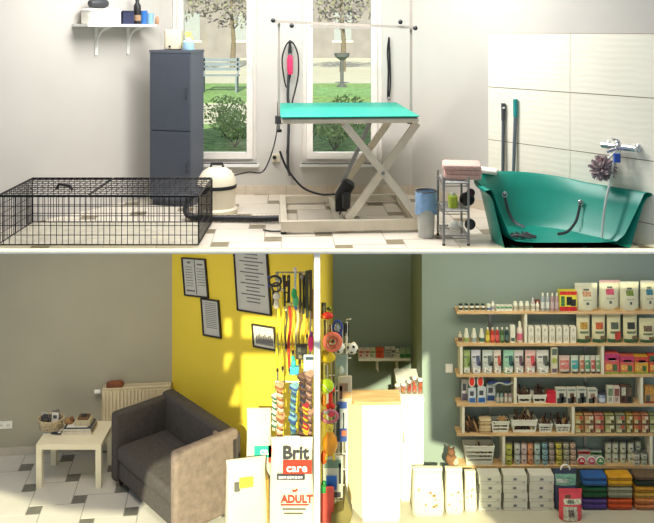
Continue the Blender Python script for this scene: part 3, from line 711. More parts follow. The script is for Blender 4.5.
# ================================================================== WAITING ROOM
# --- radiator on the grey wall
def gwall(px): return online(px, GL0, GC)
ga, gb = gwall(104.5), gwall(171.5); gang = math.atan2(gb[1]-ga[1], gb[0]-ga[0]); gl = math.hypot(gb[0]-ga[0], gb[1]-ga[1])
RZ0, RZ1 = PZ(444, 8.03), PZ(388, 8.08)
RADM = mat('radiator_cream', (226, 214, 184), .45, var=.02)
t = thing('radiator', 'cream panel radiator on the grey wall behind the sofa', 'radiator', (ga[0], ga[1], RZ0), gang)
rh = RZ1-RZ0
m = MB(); n = int(gl/.034)
m.box(0, gl, -.105, -.035, .0, rh-.012, RADM)
for k in range(n): x = gl*(k+.5)/n; m.box(x-.010, x+.010, -.122, -.105, .03, rh-.03, RADM)
m.part('panel', t)
m = MB(); m.box(-.004, gl+.004, -.118, -.03, rh-.012, rh, RADM)
for k in range(int(gl/.02)): m.box(.01+k*.02, .016+k*.02, -.1, -.045, rh, rh+.001, DARKGREY)
m.part('top_grille', t)
m = MB(); m.box(-.006, 0, -.118, -.03, 0, rh, RADM); m.part('side_cover', t); m = MB(); m.box(gl-.001, gl+.004, -.118, -.03, 0, rh, RADM); m.part('side_cover', t)
m = MB(); m.tube([(0, -.07, rh-.05), (-.03, -.07, rh-.05)], .012, CHROME, 8); m.tube([(-.028, -.07, rh-.05), (-.085, -.07, rh-.05)], [.02, .024], WHITE, 12); m.part('valve', t)
m = MB(); m.tube([(.11, -.07, .0), (.11, -.07, -.06), (.11, -.07, -RZ0+.002)], .009, RADM, 8); m.part('pipe', t)
m = MB(); m.tube([(.03, -.07, .0), (.03, -.07, -.05), (.03, -.018, -.055)], .009, RADM, 8); m.part('pipe', t)
m = MB(); m.box(.1, .13, -.035, -.004, .1, .16, RADM); m.box(gl-.2, gl-.17, -.035, -.004, .1, .16, RADM); m.part('bracket', t)
cp = gwall(116)
m = MB(); m.rbox(-.085, .085, -.04, .04, 0, .035, mat('brown_leather', (120, 66, 40), .5, var=.15), .02); m.rbox(-.06, .07, -.035, .035, .033, .045, mat('brown_leather_light', (140, 82, 50), .5, var=.15), .02)
tag(m.part('leather_pouch', loc=(cp[0]+.01, cp[1]-.075, RZ1+.0015), rz=gang), 'brown leather pouch lying on top of the radiator', 'pouch')
# --- socket
so = gwall(5); t = thing('wall_socket', 'white double socket low on the grey wall beside the table', 'socket', (so[0], so[1], PZ(424.5, so[1])), gang)
m = MB(); m.rbox(-.075, .075, -.014, 0, -.038, .038, WHITE, .006); m.part('plate', t)
for x in (-.036, .036):
    m = MB(); m.tube([(x, -.0141, 0), (x, -.0165, 0)], .022, OFFWHITE, 16); m.ball((x-.007, -.017, 0), .004, DARKGREY, 6); m.ball((x+.007, -.017, 0), .004, DARKGREY, 6); m.part('outlet', t)
# --- side table
tx0, tx1, ty0, ty1 = PX(36, 7.5), PX(101, 7.5), 7.5, 7.95
LT = mat('white_table', (236, 228, 204), .45, var=.02)
t = thing('side_table', 'square white coffee table holding a basket and magazines', 'table', ((tx0+tx1)/2, (ty0+ty1)/2, 0))
a, b = (tx1-tx0)/2, (ty1-ty0)/2; th = .415; lw = .052
m = MB(); m.box(-a, a, -b, b, th-.05, th, LT); m.part('tabletop', t)
for sx in (-1, 1):
    for sy in (-1, 1):
        m = MB(); x = sx*(a-lw/2); y = sy*(b-lw/2); m.box(x-lw/2, x+lw/2, y-lw/2, y+lw/2, 0, th-.05, LT); m.part('leg', t)
# basket on table
bxp = (PX(51, 7.78), 7.78)
WICK = mat('wicker', (206, 190, 158), .8, var=.3, scale=60, bump=.6, bscale=150)
t = thing('wicker_basket', 'oval wicker basket of papers on the white table', 'basket', (bxp[0], bxp[1], th))
m = MB(); m.lathe([(.085, 0), (.1, .01), (.12, .1), (.127, .105), (.127, .115), (.116, .11), (.09, .012), (.002, .01)], WICK, 28, cap=False, sy=.8)
for z in (.02, .04, .06, .08): m.tube([(math.cos(q)*(.1+z*.2+.003), math.sin(q)*(.1+z*.2+.003)*.8, z) for q in [i*PI/14 for i in range(28)]], .004, WICK, 5, closed=True)
m.part('bowl', t)
m = MB(); m.tube([(math.cos(q)*.124, math.sin(q)*.124*.8, .113) for q in [i*PI/14 for i in range(28)]], .007, WICK, 6, closed=True); m.part('rim', t)
pc_ = [(90, 92, 98), (226, 224, 218), (60, 62, 70), (180, 178, 172), (236, 234, 226), (120, 112, 104), (40, 42, 50)]
for k, (x, y, a_) in enumerate([(-.07, 0, .2), (-.04, .03, -.3), (-.02, -.03, .1), (.015, .02, .5), (.04, -.02, -.2), (.07, .01, .25), (.0, .05, 0)]):
    m = MB(); m.box(-.035, .035, -.0015, .0015, 0, .13+.015*(k % 3), col(pc_[k], .7)); m.box(-.02, .02, -.003, -.0015, .09, .12, col(pc_[(k+3) % 7], .7))
    o = m.part('leaflet', loc=(bxp[0]+x, bxp[1]+y, th+.02)); o.rotation_euler = (.25*math.sin(k), .25*math.cos(k*2), a_)
    tag(o, 'folded leaflets standing in the wicker basket on the white table', 'leaflet', 'leaflets in the basket')
# magazines pile
z = th+.001
for k, (c, h, w, lb) in enumerate([((206, 190, 160), .018, .15, 'thick cream magazine at the bottom of the pile beside the basket'), ((120, 104, 84), .014, .148, 'brown magazine second from the bottom of the pile'), ((190, 180, 160), .012, .14, 'pale magazine in the middle of the pile'), ((70, 74, 84), .012, .135, 'dark blue magazine near the top of the pile')]):
    m = MB(); m.box(-w, w-.01, -.1, .1, 0, h, col(c, .6)); m.box(-w+.002, w-.012, -.101, -.099, .002, h-.002, col((236, 230, 214), .8)); m.box(-w+.02, w-.05, -.07, .03, h, h+.0006, col(pc_[k+1], .6))
    tag(m.part('magazine', loc=(PX(80, 7.76), 7.77, z), rz=.04*(k % 2)), lb, 'magazine', 'magazines on the white table'); z += h+.001
t = thing('small_book_box', 'box of cards with a brown picture on top of the magazine pile', 'box', (PX(84, 7.78), 7.78, z))
m = MB(); m.box(-.075, .075, -.06, .06, 0, .05, col((196, 184, 154), .7)); m.part('body', t); m = MB(); m.box(-.05, .05, -.04, .04, .05, .075, col((110, 84, 60), .7)); m.box(-.02, .03, -.03, .02, .075, .085, col((50, 44, 44), .7)); m.part('cards', t)
m = MB(); m.ball((0, 0, .03), .04, mat('tan_plush', (160, 124, 80), .9), 10, (1.2, .8, .9)); m.ball((.03, -.01, .06), .022, mat('tan_plush2', (120, 84, 54), .9), 8); tag(m.part('small_plush', loc=(PX(69, 7.78), 7.78, z-.012)), 'small tan plush on the magazines beside the basket', 'plush toy')
for k, (px, py, c, rz) in enumerate([(49, 432, (206, 214, 220), .1), (57, 433, (60, 62, 70), -.15), (62, 430, (190, 184, 176), .3)]):
    Y = (EYE-th-.002)*800/(py-30)
    m = MB(); m.box(-.05, .05, -.035, .035, 0, .002, col(c, .6)); m.box(-.03, .0, -.02, .02, .002, .0026, col(pc_[k*2], .6)); m.box(.01, .035, -.01, .02, .002, .0026, col((236, 236, 236), .6))
    tag(m.part('card', loc=(PX(px, Y), Y, th+.001+k*.004), rz=rz), ('pale printed card on the front of the white table', 'dark printed card on the white table in front of the basket', 'beige card on the white table nearest the magazines')[k], 'card')

# --- framed papers on the yellow wall
yang = math.atan2(e2.y, e2.x)
FRB = mat('black_frame', (34, 32, 30), .4, var=.03); PAP = mat('paper', (206, 206, 198), .8, var=.04, scale=5); PAPW = mat('paper_white', (236, 232, 216), .8, var=.02)
INK = mat('ink_grey', (96, 96, 92), .8, var=.1)
def frame(name, px0, px1, py0, py1, label, lines, tilt=0, double=False, cat='framed certificate', pap=PAP, grp=None):
    pm = (px0+px1)/2; c = wy(pm, (py0+py1)/2); a = wy(px0, 300); b = wy(px1, 300)
    w = (Vector((b.x, b.y))-Vector((a.x, a.y))).length; h = (py1-py0)/800*c.y
    nl = Vector((e2.y, -e2.x)); 
    if nl.y > 0: nl = -nl
    t = thing(name, label, cat, (c.x+nl.x*.004, c.y+nl.y*.004, c.z), yang, grp); t.rotation_euler = (0, tilt, yang)
    f = .012
    m = MB(); m.box(-w/2, w/2, -.022, 0, h/2-f, h/2, FRB); m.box(-w/2, w/2, -.022, 0, -h/2, -h/2+f, FRB); m.box(-w/2, -w/2+f, -.022, 0, -h/2+f, h/2-f, FRB); m.box(w/2-f, w/2, -.022, 0, -h/2+f, h/2-f, FRB)
    m.part('frame', t)
    m = MB(); m.box(-w/2+f, w/2-f, -.008, -.003, -h/2+f, h/2-f, pap)
    for (x0, x1, z0, z1, mm) in lines: m.box((-.5+x0)*w, (-.5+x1)*w, -.0095, -.008, (-.5+z0)*h, (-.5+z1)*h, mm)
    m.part('print', t)
    g = MB(); g.box(-w/2+f, w/2-f, -.016, -.014, -h/2+f, h/2-f, glass_mat('picture_glass', (252, 252, 252), .07)); g.part('glazing', t)
    return t
L1 = [(.5, .53, .06, .95, FRB)] + [(.12, .4, .75-.07*k, .765-.07*k, INK) for k in range(8)] + [(.6, .9, .72-.07*k, .735-.07*k, INK) for k in range(7)] + [(.62, .85, .82, .86, INK), (.2, .35, .85, .9, INK), (.1, .45, .12, .16, INK)]
frame('framed_certificate', 184, 208, 258, 296, 'black-framed double certificate high on the yellow wall near the corner', L1, -.12)
L2 = [(.2, .8, .88-.05*k, .895-.05*k, INK) for k in range(14)]
frame('framed_certificate', 203, 221, 299, 336, 'small black-framed certificate hanging below the double one', L2, -.10)
L3 = [(.3-.15*(k % 3 == 0), .7+.15*(k % 3 == 0), .92-.055*k, .937-.055*k, INK) for k in range(15)] + [(.35, .65, .93, .96, INK)]
frame('framed_price_list', 236, 270, 246, 312, 'largest black-framed price list at the top of the yellow wall', L3, -.09, cat='framed price list')
L4 = [(.12, .88, .15, .42, mat('dog_print', (150, 146, 138), .8, var=.5, scale=90))] + [(.14+.075*k, .19+.075*k, .2+.03*(k % 2), .5+.05*(k % 3), mat('dog_print2', (110, 106, 100), .8, var=.4, scale=90)) for k in range(10)]
frame('framed_picture', 253.5, 276.5, 325, 348, 'small square framed picture with a row of dogs in the sunlight', L4, -.10, cat='framed picture', pap=PAPW)

# --- sofa
SF = mat('charcoal_sofa_fabric', (74, 70, 70), .95, var=.12, scale=25, bump=.4, bscale=150)
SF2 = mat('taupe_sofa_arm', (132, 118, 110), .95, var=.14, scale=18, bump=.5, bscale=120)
B0 = Vector((GC[0], GC[1]))+es*.215+gs*.115
SL, SDp, SH_ = 1.19, .665, .725
t = thing('sofa', 'small charcoal two-seat sofa in the corner below the yellow wall', 'sofa', (B0.x, B0.y, 0), math.atan2(es.y, es.x))
# local x along the wall towards the viewer, -y into the room
ax_ = .10
def soft(mb, x0, x1, y0, y1, z0, z1, mm, r=.035, seg=7):
    """upholstered block with rounded edges"""
    bm = bmesh.new(); bmesh.ops.create_cube(bm, size=1)
    bmesh.ops.scale(bm, vec=(x1-x0, y1-y0, z1-z0), verts=bm.verts); bmesh.ops.translate(bm, vec=((x0+x1)/2, (y0+y1)/2, (z0+z1)/2), verts=bm.verts)
    bmesh.ops.bevel(bm, geom=bm.edges[:], offset=r, segments=3, profile=.6, affect='EDGES')
    bm.verts.ensure_lookup_table(); mb.add([v.co.copy() for v in bm.verts], [tuple(v.index for v in f.verts) for f in bm.faces], mm); bm.free(); return mb
m = MB(); soft(m, ax_, SL-ax_, -SDp+.02, -.1, .07, .27, SF); m.part('seat_base', t)
m = MB(); soft(m, ax_+.002, SL-ax_-.002, -SDp, -.13, .26, .40, SF, .045); m.part('seat_cushion', t)
m = MB(); soft(m, 0.0, SL, -.135, 0, .05, SH_, SF, .04); m.part('backrest', t)
m = MB(); soft(m, 0, ax_, -SDp-.01, -.1, .05, SH_-.03, SF, .04); m.part('armrest', t)
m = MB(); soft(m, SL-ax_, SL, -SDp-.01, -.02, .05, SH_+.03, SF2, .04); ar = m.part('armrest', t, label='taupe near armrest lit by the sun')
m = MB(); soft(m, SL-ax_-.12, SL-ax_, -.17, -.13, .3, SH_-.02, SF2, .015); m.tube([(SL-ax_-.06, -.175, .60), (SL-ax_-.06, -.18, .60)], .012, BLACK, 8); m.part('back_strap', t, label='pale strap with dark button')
for x in (.06, SL-.06):
    for y in (-SDp+.07, -.06):
        m = MB(); m.lathe([(.018, 0), (.024, .055)], BLACK, 10); m.part('leg', t, (x, y, 0))

# --- pet food sacks
SACK = mat('white_sack_plastic', (208, 204, 184), .5, var=.05, scale=6, bump=.6, bscale=9)
def sack_mesh(w, d, h, mt, seed=0, pinch=.12, folded=0.0):
    """standing filled sack: soft rectangular section, pinched flat at the top seam"""
    r = random.Random(seed); n = 24; m = MB(); vs = []; fs = []
    prof = [(0, .86, .9), (.03, .95, 1.0), (.15, 1.02, 1.06), (.4, 1.0, 1.04), (.62, .965, .96), (.8, .93, .72), (.9, .91, .42), (.965, .93, pinch), (1.0, .945, pinch*.6)]
    for j, (zz, kx, ky) in enumerate(prof):
        for i in range(n):
            a = 2*PI*i/n; c, s_ = math.cos(a), math.sin(a)
            e = .35
            x = math.copysign(abs(c)**e, c)*w/2*kx; y = math.copysign(abs(s_)**e, s_)*d/2*ky
            wob = .018*math.sin(3*a+j*1.7+seed)*(1 if 0 < j < 7 else .2)
            vs.append((x*(1+wob), y*(1+wob*2), zz*h))
    for j in range(len(prof)-1):
        for i in range(n): fs.append((j*n+i, j*n+(i+1) % n, (j+1)*n+(i+1) % n, (j+1)*n+i))
    fs.append(tuple(range(n))[::-1]); fs.append(tuple((len(prof)-1)*n+i for i in range(n)))
    m.add(vs, fs, mt); return m
# low plinth the sacks stand on
m = MB(); m.box(-.45, -.05, CUT+.45, 6.2, 0, .30, OFFWHITE); m.box(-.43, -.07, CUT+.43, CUT+.45, .04, .26, WHITE)
tag(m.part('plinth'), 'low white plinth under the pet food sacks', 'plinth')
# main sack with the lettering
Yk = 6.02; kx = PX(293.5, Yk); kw = (316-269)/800*Yk; kz0 = .3; kh = PZ(437, Yk)-kz0
t = thing('pet_food_sack', 'large white dog food sack with dark lettering over a red banner', 'sack', (kx-.012, Yk, kz0))
sack_mesh(kw*.95, .17, kh, SACK, 3).part('bag', t)
def onk(px, py): return (px-293.5)/800*(Yk-.1), PZ(py, Yk-.1)-kz0
REDB = mat('banner_red', (206, 58, 40), .5, var=.02); INKD = mat('print_dark', (60, 62, 66), .5, var=0)
def textpart(s, px, py, hpx, mm, nm, par, yoff=-.108, sx=1., bold=.0):
    x, z = onk(px, py); m = MB(); text_mb(m, s, hpx/800*Yk*1.42, mm, TR(x, yoff, z), bold=bold, sx=sx); return m.part(nm, par)
fy = -.100
textpart('Brit', 297.5, 453.5, 12.4, INKD, 'brand_lettering', t, fy, .98, .004)
x0, z0 = onk(285, 474); x1, z1 = onk(314, 461)
m = MB(); m.box(x0, x1, fy, fy+.012, z0, z1, REDB); 
vv = 4
b_ = m.part('red_banner', t)
textpart('care', 299, 468, 8, WHITE, 'banner_lettering', t, fy-.004, 1.05, .0012)
x0, z0 = onk(279, 480); x1, z1 = onk(307, 474.5)
m = MB(); m.box(x0, x1, fy, fy+.012, z0, z1, INKD); b_ = m.part('dark_banner', t)
m = MB()
for k in range(9):
    xa, za = onk(281+k*2.7, 478.7-(k % 3)*.3); xb, zb = onk(282.9+k*2.7, 476.2); m.box(xa, xb, fy-.002, fy+.002, za, zb, WHITE)
m.part('small_print', t)
# little dog mark
x0, z0 = onk(297, 491); m = MB()
q = .0075*1.0
for (a, b, c_, d) in ((-2.2, 1.6, -.4, .8), (-2.2, -1.7, -1.7, -.4), (-1.3, -.9, -1.6, -.4), (.7, 1.1, -1.6, -.4), (1.2, 1.6, -1.7, -.4), (1.2, 2.4, .6, 1.7), (2.2, 3.1, .7, 1.2), (-2.8, -2.1, .4, .9), (1.1, 1.5, 1.5, 2.0)):
    m.box(x0+a*q, x0+b*q, fy-.004, fy+.006, z0+c_*q, z0+d*q, REDB)
m.part('dog_mark', t)
textpart('ADULT', 299, 499.5, 7.4, REDB, 'red_lettering', t, fy, .92, .003)
x0, z0 = onk(282, 506); x1, z1 = onk(312, 504.6)
m = MB()
for k in range(3):
    xa, za = onk(283+k*1.5, 505.5+k*4.3); xb, zb = onk(311-k*3, 504.7+k*4.3); m.box(xa, xb, fy-.002, fy+.008, za, zb, (REDB, INK, INK)[k])
m.part('small_print', t)
m = MB(); m.box(-.06, .06, -.006, .006, kh-.02, kh+.006, OFFWHITE); m.part('top_seam', t)
# others
def sack(px0, px1, pyt, Y, z0, d, label, seed, mt=SACK, rz=0, deco=None):
    w = (px1-px0)/800*Y; h = PZ(pyt, Y)-z0
    t = thing('pet_food_sack', label, 'sack', (PX((px0+px1)/2, Y), Y, z0), rz)
    sack_mesh(w, d, h, mt, seed).part('bag', t)
    if deco:
        for (a, b, ya, yb, mm, nm) in deco:
            m = MB(); m.box((a-(px0+px1)/2)/800*Y, (b-(px0+px1)/2)/800*Y, -d/2*1.06-.006, -d/2*.9, PZ(yb, Y-d/2)-z0, PZ(ya, Y-d/2)-z0, mm); m.part(nm, t)
    return t
tl = mat('teal_patch', (44, 196, 160), .5, var=0)
s2 = sack(246, 272, 408, 6.62, 0, .13, 'tall white sack with a teal patch standing behind the others by the yellow wall', 5, deco=[(255, 272, 446, 457, tl, 'teal_patch'), (269, 272.5, 446, 462, REDB, 'red_stripe')])
m = MB(); text_mb(m, 'ca', .08, WHITE, TR((265-259)/800*6.6, -.078, PZ(451, 6.55)), bold=.002); m.part('patch_lettering', s2)
GOLD = mat('gold_side_print', (180, 140, 60), .5, var=.2, scale=20)
s3 = sack(225, 267, 458, 6.40, 0.0, .2, 'pale dog food sack with a yellow label leaning beside the sofa arm', 8, rz=.22, deco=[(238, 251, 478, 487, mat('yellow_patch', (236, 218, 70), .5, var=0), 'yellow_label'), (233, 238, 482, 490, INK, 'small_print')])
m = MB(); m.box(.155, .172, -.07, .07, .1, .72, GOLD); m.part('gold_side', s3)
sack(309, 313.6, 443, 6.38, 0, .12, 'narrow edge of a white sack beside the lettered sack', 9)

# --- hanging goods at the end of the yellow wall
t = thing('hook_rack', 'slim freestanding grey rack with hooks for leashes and toys before the yellow wall', 'rack', (PX(296, 6.62), 6.60, 0))
RKX = lambda px, Y: PX(px, Y)-PX(296, 6.62)
def loc(px, py, Y): return tuple(W(px, py, Y))
m = MB()
zr = [PZ(276, 6.5), PZ(349, 6.5), PZ(387, 6.5)]
for z in zr: m.tube([(-.17, .0, z), (.13, .0, z)], .006, STEEL, 8)
m.tube([(-.15, .0, .0), (-.15, 0, zr[0])], .007, STEEL, 8); m.tube([(.12, .0, .0), (.12, 0, zr[0])], .007, STEEL, 8); m.tube([(-.15, -.14, .008), (-.15, .14, .008)], .008, STEEL, 8); m.tube([(.12, -.14, .008), (.12, .14, .008)], .008, STEEL, 8)
m.part('rail', t)
for z in zr:
    for k in range(6):
        m = MB(); x = -.16+k*.055; m.tube([(x, 0, z), (x, -.2, z), (x, -.21, z+.015)], .0035, STEEL, 6); m.part('hook', t)
HY = 6.42
def strapth(px, y0, y1, c, w, lb, nm='leash', end=BLACK, Y=HY, cat='leash', wob=.008, grp=None):
    top = W(px, y0, Y); h = (y1-y0)/800*Y
    t = thing(nm, lb, cat, tuple(top), 0, grp)
    m = MB(); m.tube(spline([(0, 0, 0), (wob, .006, -h*.3), (-wob, 0, -h*.6), (0, 0, -h)], 5), w, col(c, .7), 6, flat=.35); m.part('strap', t)
    m = MB(); m.tube([(math.cos(a)*.014, 0, .012+math.sin(a)*.014) for a in [i*PI/5 for i in range(10)]], .0035, STEEL, 5, closed=True); m.part('ring', t)
    m = MB(); m.box(-.009, .009, -.006, .006, -.03, 0, end); m.tube([(0, 0, -.03), (0, 0, -.05)], .005, STEEL, 6); m.part('snap_hook', t, (0, 0, -h))
for px, y0, y1, c, w, lb in ((277.5, 296, 368, (238, 214, 40), .008, 'pale yellow leash, nearest the framed picture'), (282.5, 292, 366, (214, 190, 40), .008, 'mustard yellow leash hanging beside the pale yellow one'),
    (286, 310, 345, (58, 60, 50), .006, 'thin dark leash hanging beside the red leash'), (289.5, 306, 368, (206, 52, 30), .011, 'red leash hanging on the hook rack'), (293, 306, 350, (240, 168, 40), .008, 'orange leash beside the red leash'),
    (297, 308, 350, (196, 176, 140), .009, 'beige leash hanging above the teal toy'), (300, 304, 360, (104, 82, 52), .006, 'brown thin leash hanging above the camouflage pack'), (303.5, 306, 346, (238, 206, 60), .009, 'yellow broad leash beside the camouflage pack'), (307, 300, 334, (232, 150, 40), .009, 'orange broad leash above the pink toy')):
    strapth(px, y0, y1, c, w, lb)
def gadget(px0, px1, y0, y1, Y, shell, lb, nm, cat, parts, d=.05, grp=None, rz=0):
    """carded or moulded item: backing shape with coloured parts in unit coordinates"""
    w = (px1-px0)/800*Y; h = (y1-y0)/800*Y; c = W((px0+px1)/2, (y0+y1)/2, Y)
    t = thing(nm, lb, cat, tuple(c), rz, grp)
    if shell: m = MB(); m.rbox(-w/2, w/2, -d*.25, d*.25, -h/2, h/2, shell, min(.012, w*.2)); m.part('backing_card', t)
    for (kind, x, z, sx, sz, cc, pn) in parts:
        m = MB(); cm = cc if not isinstance(cc, tuple) else col(cc, .5); X, Z, SX, SZ = x*w, z*h, sx*w, sz*h
        if kind == 'ball': m.ball((X, -d*.3, Z), 1, cm, 12, (SX/2, d/2, SZ/2)); 
        elif kind == 'ring': m.tube([(X+math.cos(a)*SX/2, -d*.4, Z+math.sin(a)*SZ/2) for a in [i*PI/10 for i in range(20)]], min(SX, SZ)*.125, cm, 8, closed=True)
        elif kind == 'box': m.rbox(X-SX/2, X+SX/2, -d*.5, d*.3, Z-SZ/2, Z+SZ/2, cm, min(SX, .02)*.3)
        elif kind == 'tube': m.tube([(X, -d*.3, Z-SZ/2), (X+SX*.1, -d*.4, Z), (X, -d*.3, Z+SZ/2)], [SX/2, SX/2*.8, SX/2], cm, 10)
        elif kind == 'bone':
            m.tube([(X, -d*.3, Z-SZ*.36), (X, -d*.3, Z+SZ*.36)], SX*.2, cm, 8)
            for q in (-1, 1):
                for s_ in (-1, 1): m.ball((X+s_*SX*.22, -d*.3, Z+q*SZ*.4), SX*.26, cm, 10)
        elif kind == 'plate': m.box(X-SX/2, X+SX/2, -d*.27-.002, -d*.25, Z-SZ/2, Z+SZ/2, cm)
        m.part(pn, t)
    return t
K = gadget
K(268, 282, 274, 292, 6.45, None, 'dark muzzle pack with a blue edge hanging beside the price list', 'muzzle', 'muzzle', [('ring', 0, .15, .9, .55, (46, 46, 52), 'band'), ('ring', .1, -.2, .6, .5, (84, 80, 76), 'cage'), ('box', -.45, .1, .12, .6, (52, 60, 150), 'blue_edge'), ('ball', .2, .2, .3, .2, (190, 190, 190), 'buckle')])
K(271, 282, 290, 309, 6.42, None, 'white plush rope toy hanging above the pale yellow leash', 'plush_toy', 'toy', [('ball', 0, .2, .7, .4, (226, 222, 206), 'head'), ('ball', 0, -.22, .55, .5, (214, 208, 186), 'body'), ('tube', -.3, .1, .18, .7, (40, 38, 36), 'cord')])
K(281, 292, 274, 306, 6.45, None, 'black harness bundle hanging beside the green feather toy', 'harness', 'harness', [('tube', -.2, 0, .3, .95, (44, 42, 40), 'strap'), ('tube', .2, .05, .3, .85, (58, 52, 44), 'strap'), ('ring', 0, -.2, .5, .3, (70, 62, 50), 'ring'), ('box', .05, .2, .4, .14, (92, 48, 40), 'buckle')])
K(291, 299, 267, 310, 6.38, None, 'green and white feather teaser toy at the top of the rack', 'teaser_toy', 'toy', [('tube', 0, .25, .3, .5, (190, 204, 196), 'wand'), ('ball', -.1, -.1, .7, .26, (40, 168, 96), 'feather'), ('ball', .1, -.28, .75, .3, (88, 190, 130), 'feather'), ('ball', 0, .45, .5, .12, (222, 206, 196), 'knob'), ('ball', .1, -.42, .4, .12, (52, 92, 150), 'bell')])
K(298, 307, 272, 312, 6.42, None, 'brown and black leather leads bunched beside the green toy', 'leather_lead', 'leash', [('tube', -.25, 0, .32, .98, (86, 74, 56), 'strap'), ('tube', .1, -.05, .3, .95, (60, 66, 56), 'strap'), ('tube', .35, .04, .26, .85, (100, 80, 50), 'strap'), ('ball', -.05, .4, .5, .14, (150, 140, 130), 'clip')])
K(305, 313.5, 269, 318, 6.36, None, 'dark olive leads bunched at the partition end of the rack', 'leather_lead', 'leash', [('tube', -.25, 0, .4, .95, (52, 62, 40), 'strap'), ('tube', .15, .08, .4, .82, (74, 64, 38), 'strap'), ('box', .0, .25, .7, .12, (150, 126, 60), 'buckle'), ('tube', .35, -.2, .3, .6, (150, 110, 40), 'strap')])
K(308, 313.6, 331, 352, 6.34, None, 'pink plush toy at the partition edge', 'plush_toy', 'toy', [('ball', 0, 0, 1, .9, (226, 40, 110), 'body'), ('ball', .1, .38, .6, .3, (110, 50, 120), 'head')])
K(296, 307, 344, 359, 6.36, col((62, 60, 50)), 'camouflage printed pack hanging above the blue and white box', 'treat_pack', 'pack', [('plate', -.2, .2, .3, .3, (110, 112, 96), 'print'), ('plate', .2, -.15, .4, .25, (36, 38, 34), 'print'), ('plate', -.1, -.3, .3, .2, (130, 120, 90), 'print')])
K(289, 299, 355, 374, 6.35, None, 'teal and blue squeaky toy below the beige leash', 'squeaky_toy', 'toy', [('box', .05, -.28, .9, .4, (72, 176, 206), 'base'), ('ball', -.05, .1, .5, .5, (60, 200, 180), 'body'), ('ball', -.1, .38, .4, .24, (70, 186, 170), 'head')])
K(303.5, 313.6, 355, 373, 6.32, col((200, 214, 214)), 'pale blue and white box with dark edge hanging at the partition', 'toy_box', 'box', [('plate', .1, .35, .8, .16, (56, 72, 84), 'print'), ('plate', 0, -.42, .9, .12, (70, 84, 96), 'print')])
# braided rope toys
def rope(px, y0, y1, Y, cs, lb, r=.016, bend=0.0, ph=0):
    h = (y1-y0)/800*Y; t = thing('hanging_rope_toy', lb, 'rope toy', tuple(W(px, y0, Y)), 0, 'rope toys on the rack')
    hs = [MB() for _ in cs]
    n = 34
    for k, c in enumerate(cs):
        P = []
        for i in range(n+1):
            u = i/n; a = u*h/.05*2*PI/1.4+k*2*PI/len(cs)+ph
            P.append((bend*math.sin(u*PI)+math.cos(a)*r*.75, math.sin(a)*r*.75, -.04-(h-.09)*u))
        m = MB(); m.tube(P, r*.72, mat('cotton_%02x%02x%02x' % c, c, .95, var=.15, scale=80, bump=.4, bscale=200), 6); m.part('strand', t)
    for z, nm in ((-.035, 'knot'), (-h*.55, 'knot'), (-h+.045, 'knot')):
        m = MB(); xx = bend*math.sin(-z/h*PI)
        for k, c in enumerate(cs[:2]):
            m.tube([(xx+math.cos(a)*r*1.25, math.sin(a)*r*1.25, z+(.008 if k else -.008)+.008*math.sin(a*2)) for a in [i*PI/7 for i in range(14)]], r*.75, col(c, .95), 6, closed=True)
        m.part(nm, t)
    m = MB()
    for k in range(14):
        a = k*2*PI/14; m.tube([(math.cos(a)*r*.4, math.sin(a)*r*.4, -h+.04), (math.cos(a)*r*1.1, math.sin(a)*r*1.1, -h)], [.005, .002], col(cs[k % len(cs)], .95), 4)
    m.part('tassel', t); return t
rope(279, 381, 446, 6.3, [(150, 92, 56), (196, 150, 112), (226, 210, 190)], 'brown and cream braided rope toy, nearest the sacks', .02, .012)
rope(274.5, 392, 430, 6.34, [(60, 110, 84), (222, 206, 190), (232, 222, 206)], 'cream and green braided rope toy at the end of the rack', .014)
rope(294.5, 382, 448, 6.28, [(50, 84, 138), (120, 164, 176), (74, 108, 96)], 'blue braided rope toy in the middle of the rack', .019, -.014)
rope(302, 372, 440, 6.3, [(70, 52, 48), (108, 80, 66), (48, 52, 70)], 'dark brown braided rope toy beside the blue one', .021, .01)
rope(309, 370, 446, 6.28, [(120, 92, 84), (164, 130, 112), (80, 62, 60)], 'brown mottled braided rope toy against the partition', .02)
rope(305.5, 402, 450, 6.24, [(206, 168, 40), (150, 44, 52), (90, 66, 54)], 'yellow and maroon braided rope toy hanging lowest on the rack', .015)
# ================================================================== SHOP
SB = [311.5, 343.5, 374.5, 404.0, 433.5, 466.0]     # board rows
YF = 7.36                                         # front edge of the boards
BZ = [PZ(y, YF) for y in SB]                       # top faces
BT = .024
XL, XRR = PX(457.5, YF), 3.02
POSTW = mat('white_upright', (226, 222, 200), .6, var=.03)
t = thing('shelving_unit', 'wall-mounted shelving with six birch boards and white uprights full of pet products', 'shelving', (XL, YF, 0))
for k, z in enumerate(BZ):
    m = MB(); m.box(-.005 if k != 5 else -.02, XRR-XL, 0, Y0-YF, z-BT, z, BOARD); m.part('shelf', t)
ups = [(0, 526), (1, 461.5), (1, 603), (2, 515.5), (2, 642), (3, 463.5), (3, 573.5), (4, 504), (4, 651.5)]
for k, px in ups:
    x = PX(px, YF)-XL; m = MB(); m.box(x-.012, x+.012, .004, Y0-YF, BZ[k+1], BZ[k]-BT, POSTW); m.part('upright', t)
for px in (490, 585):
    x = PX(px, Y0)-XL; m = MB(); m.box(x-.012, x+.012, Y0-YF-.014, Y0-YF, BZ[5]-.1, BZ[0]+.02, STEEL); m.part('wall_rail', t)
    m = MB()
    for z in BZ: m.box(x-.006, x+.006, 0.03, Y0-YF, z-BT-.02, z-BT, STEEL)
    m.part('bracket', t)

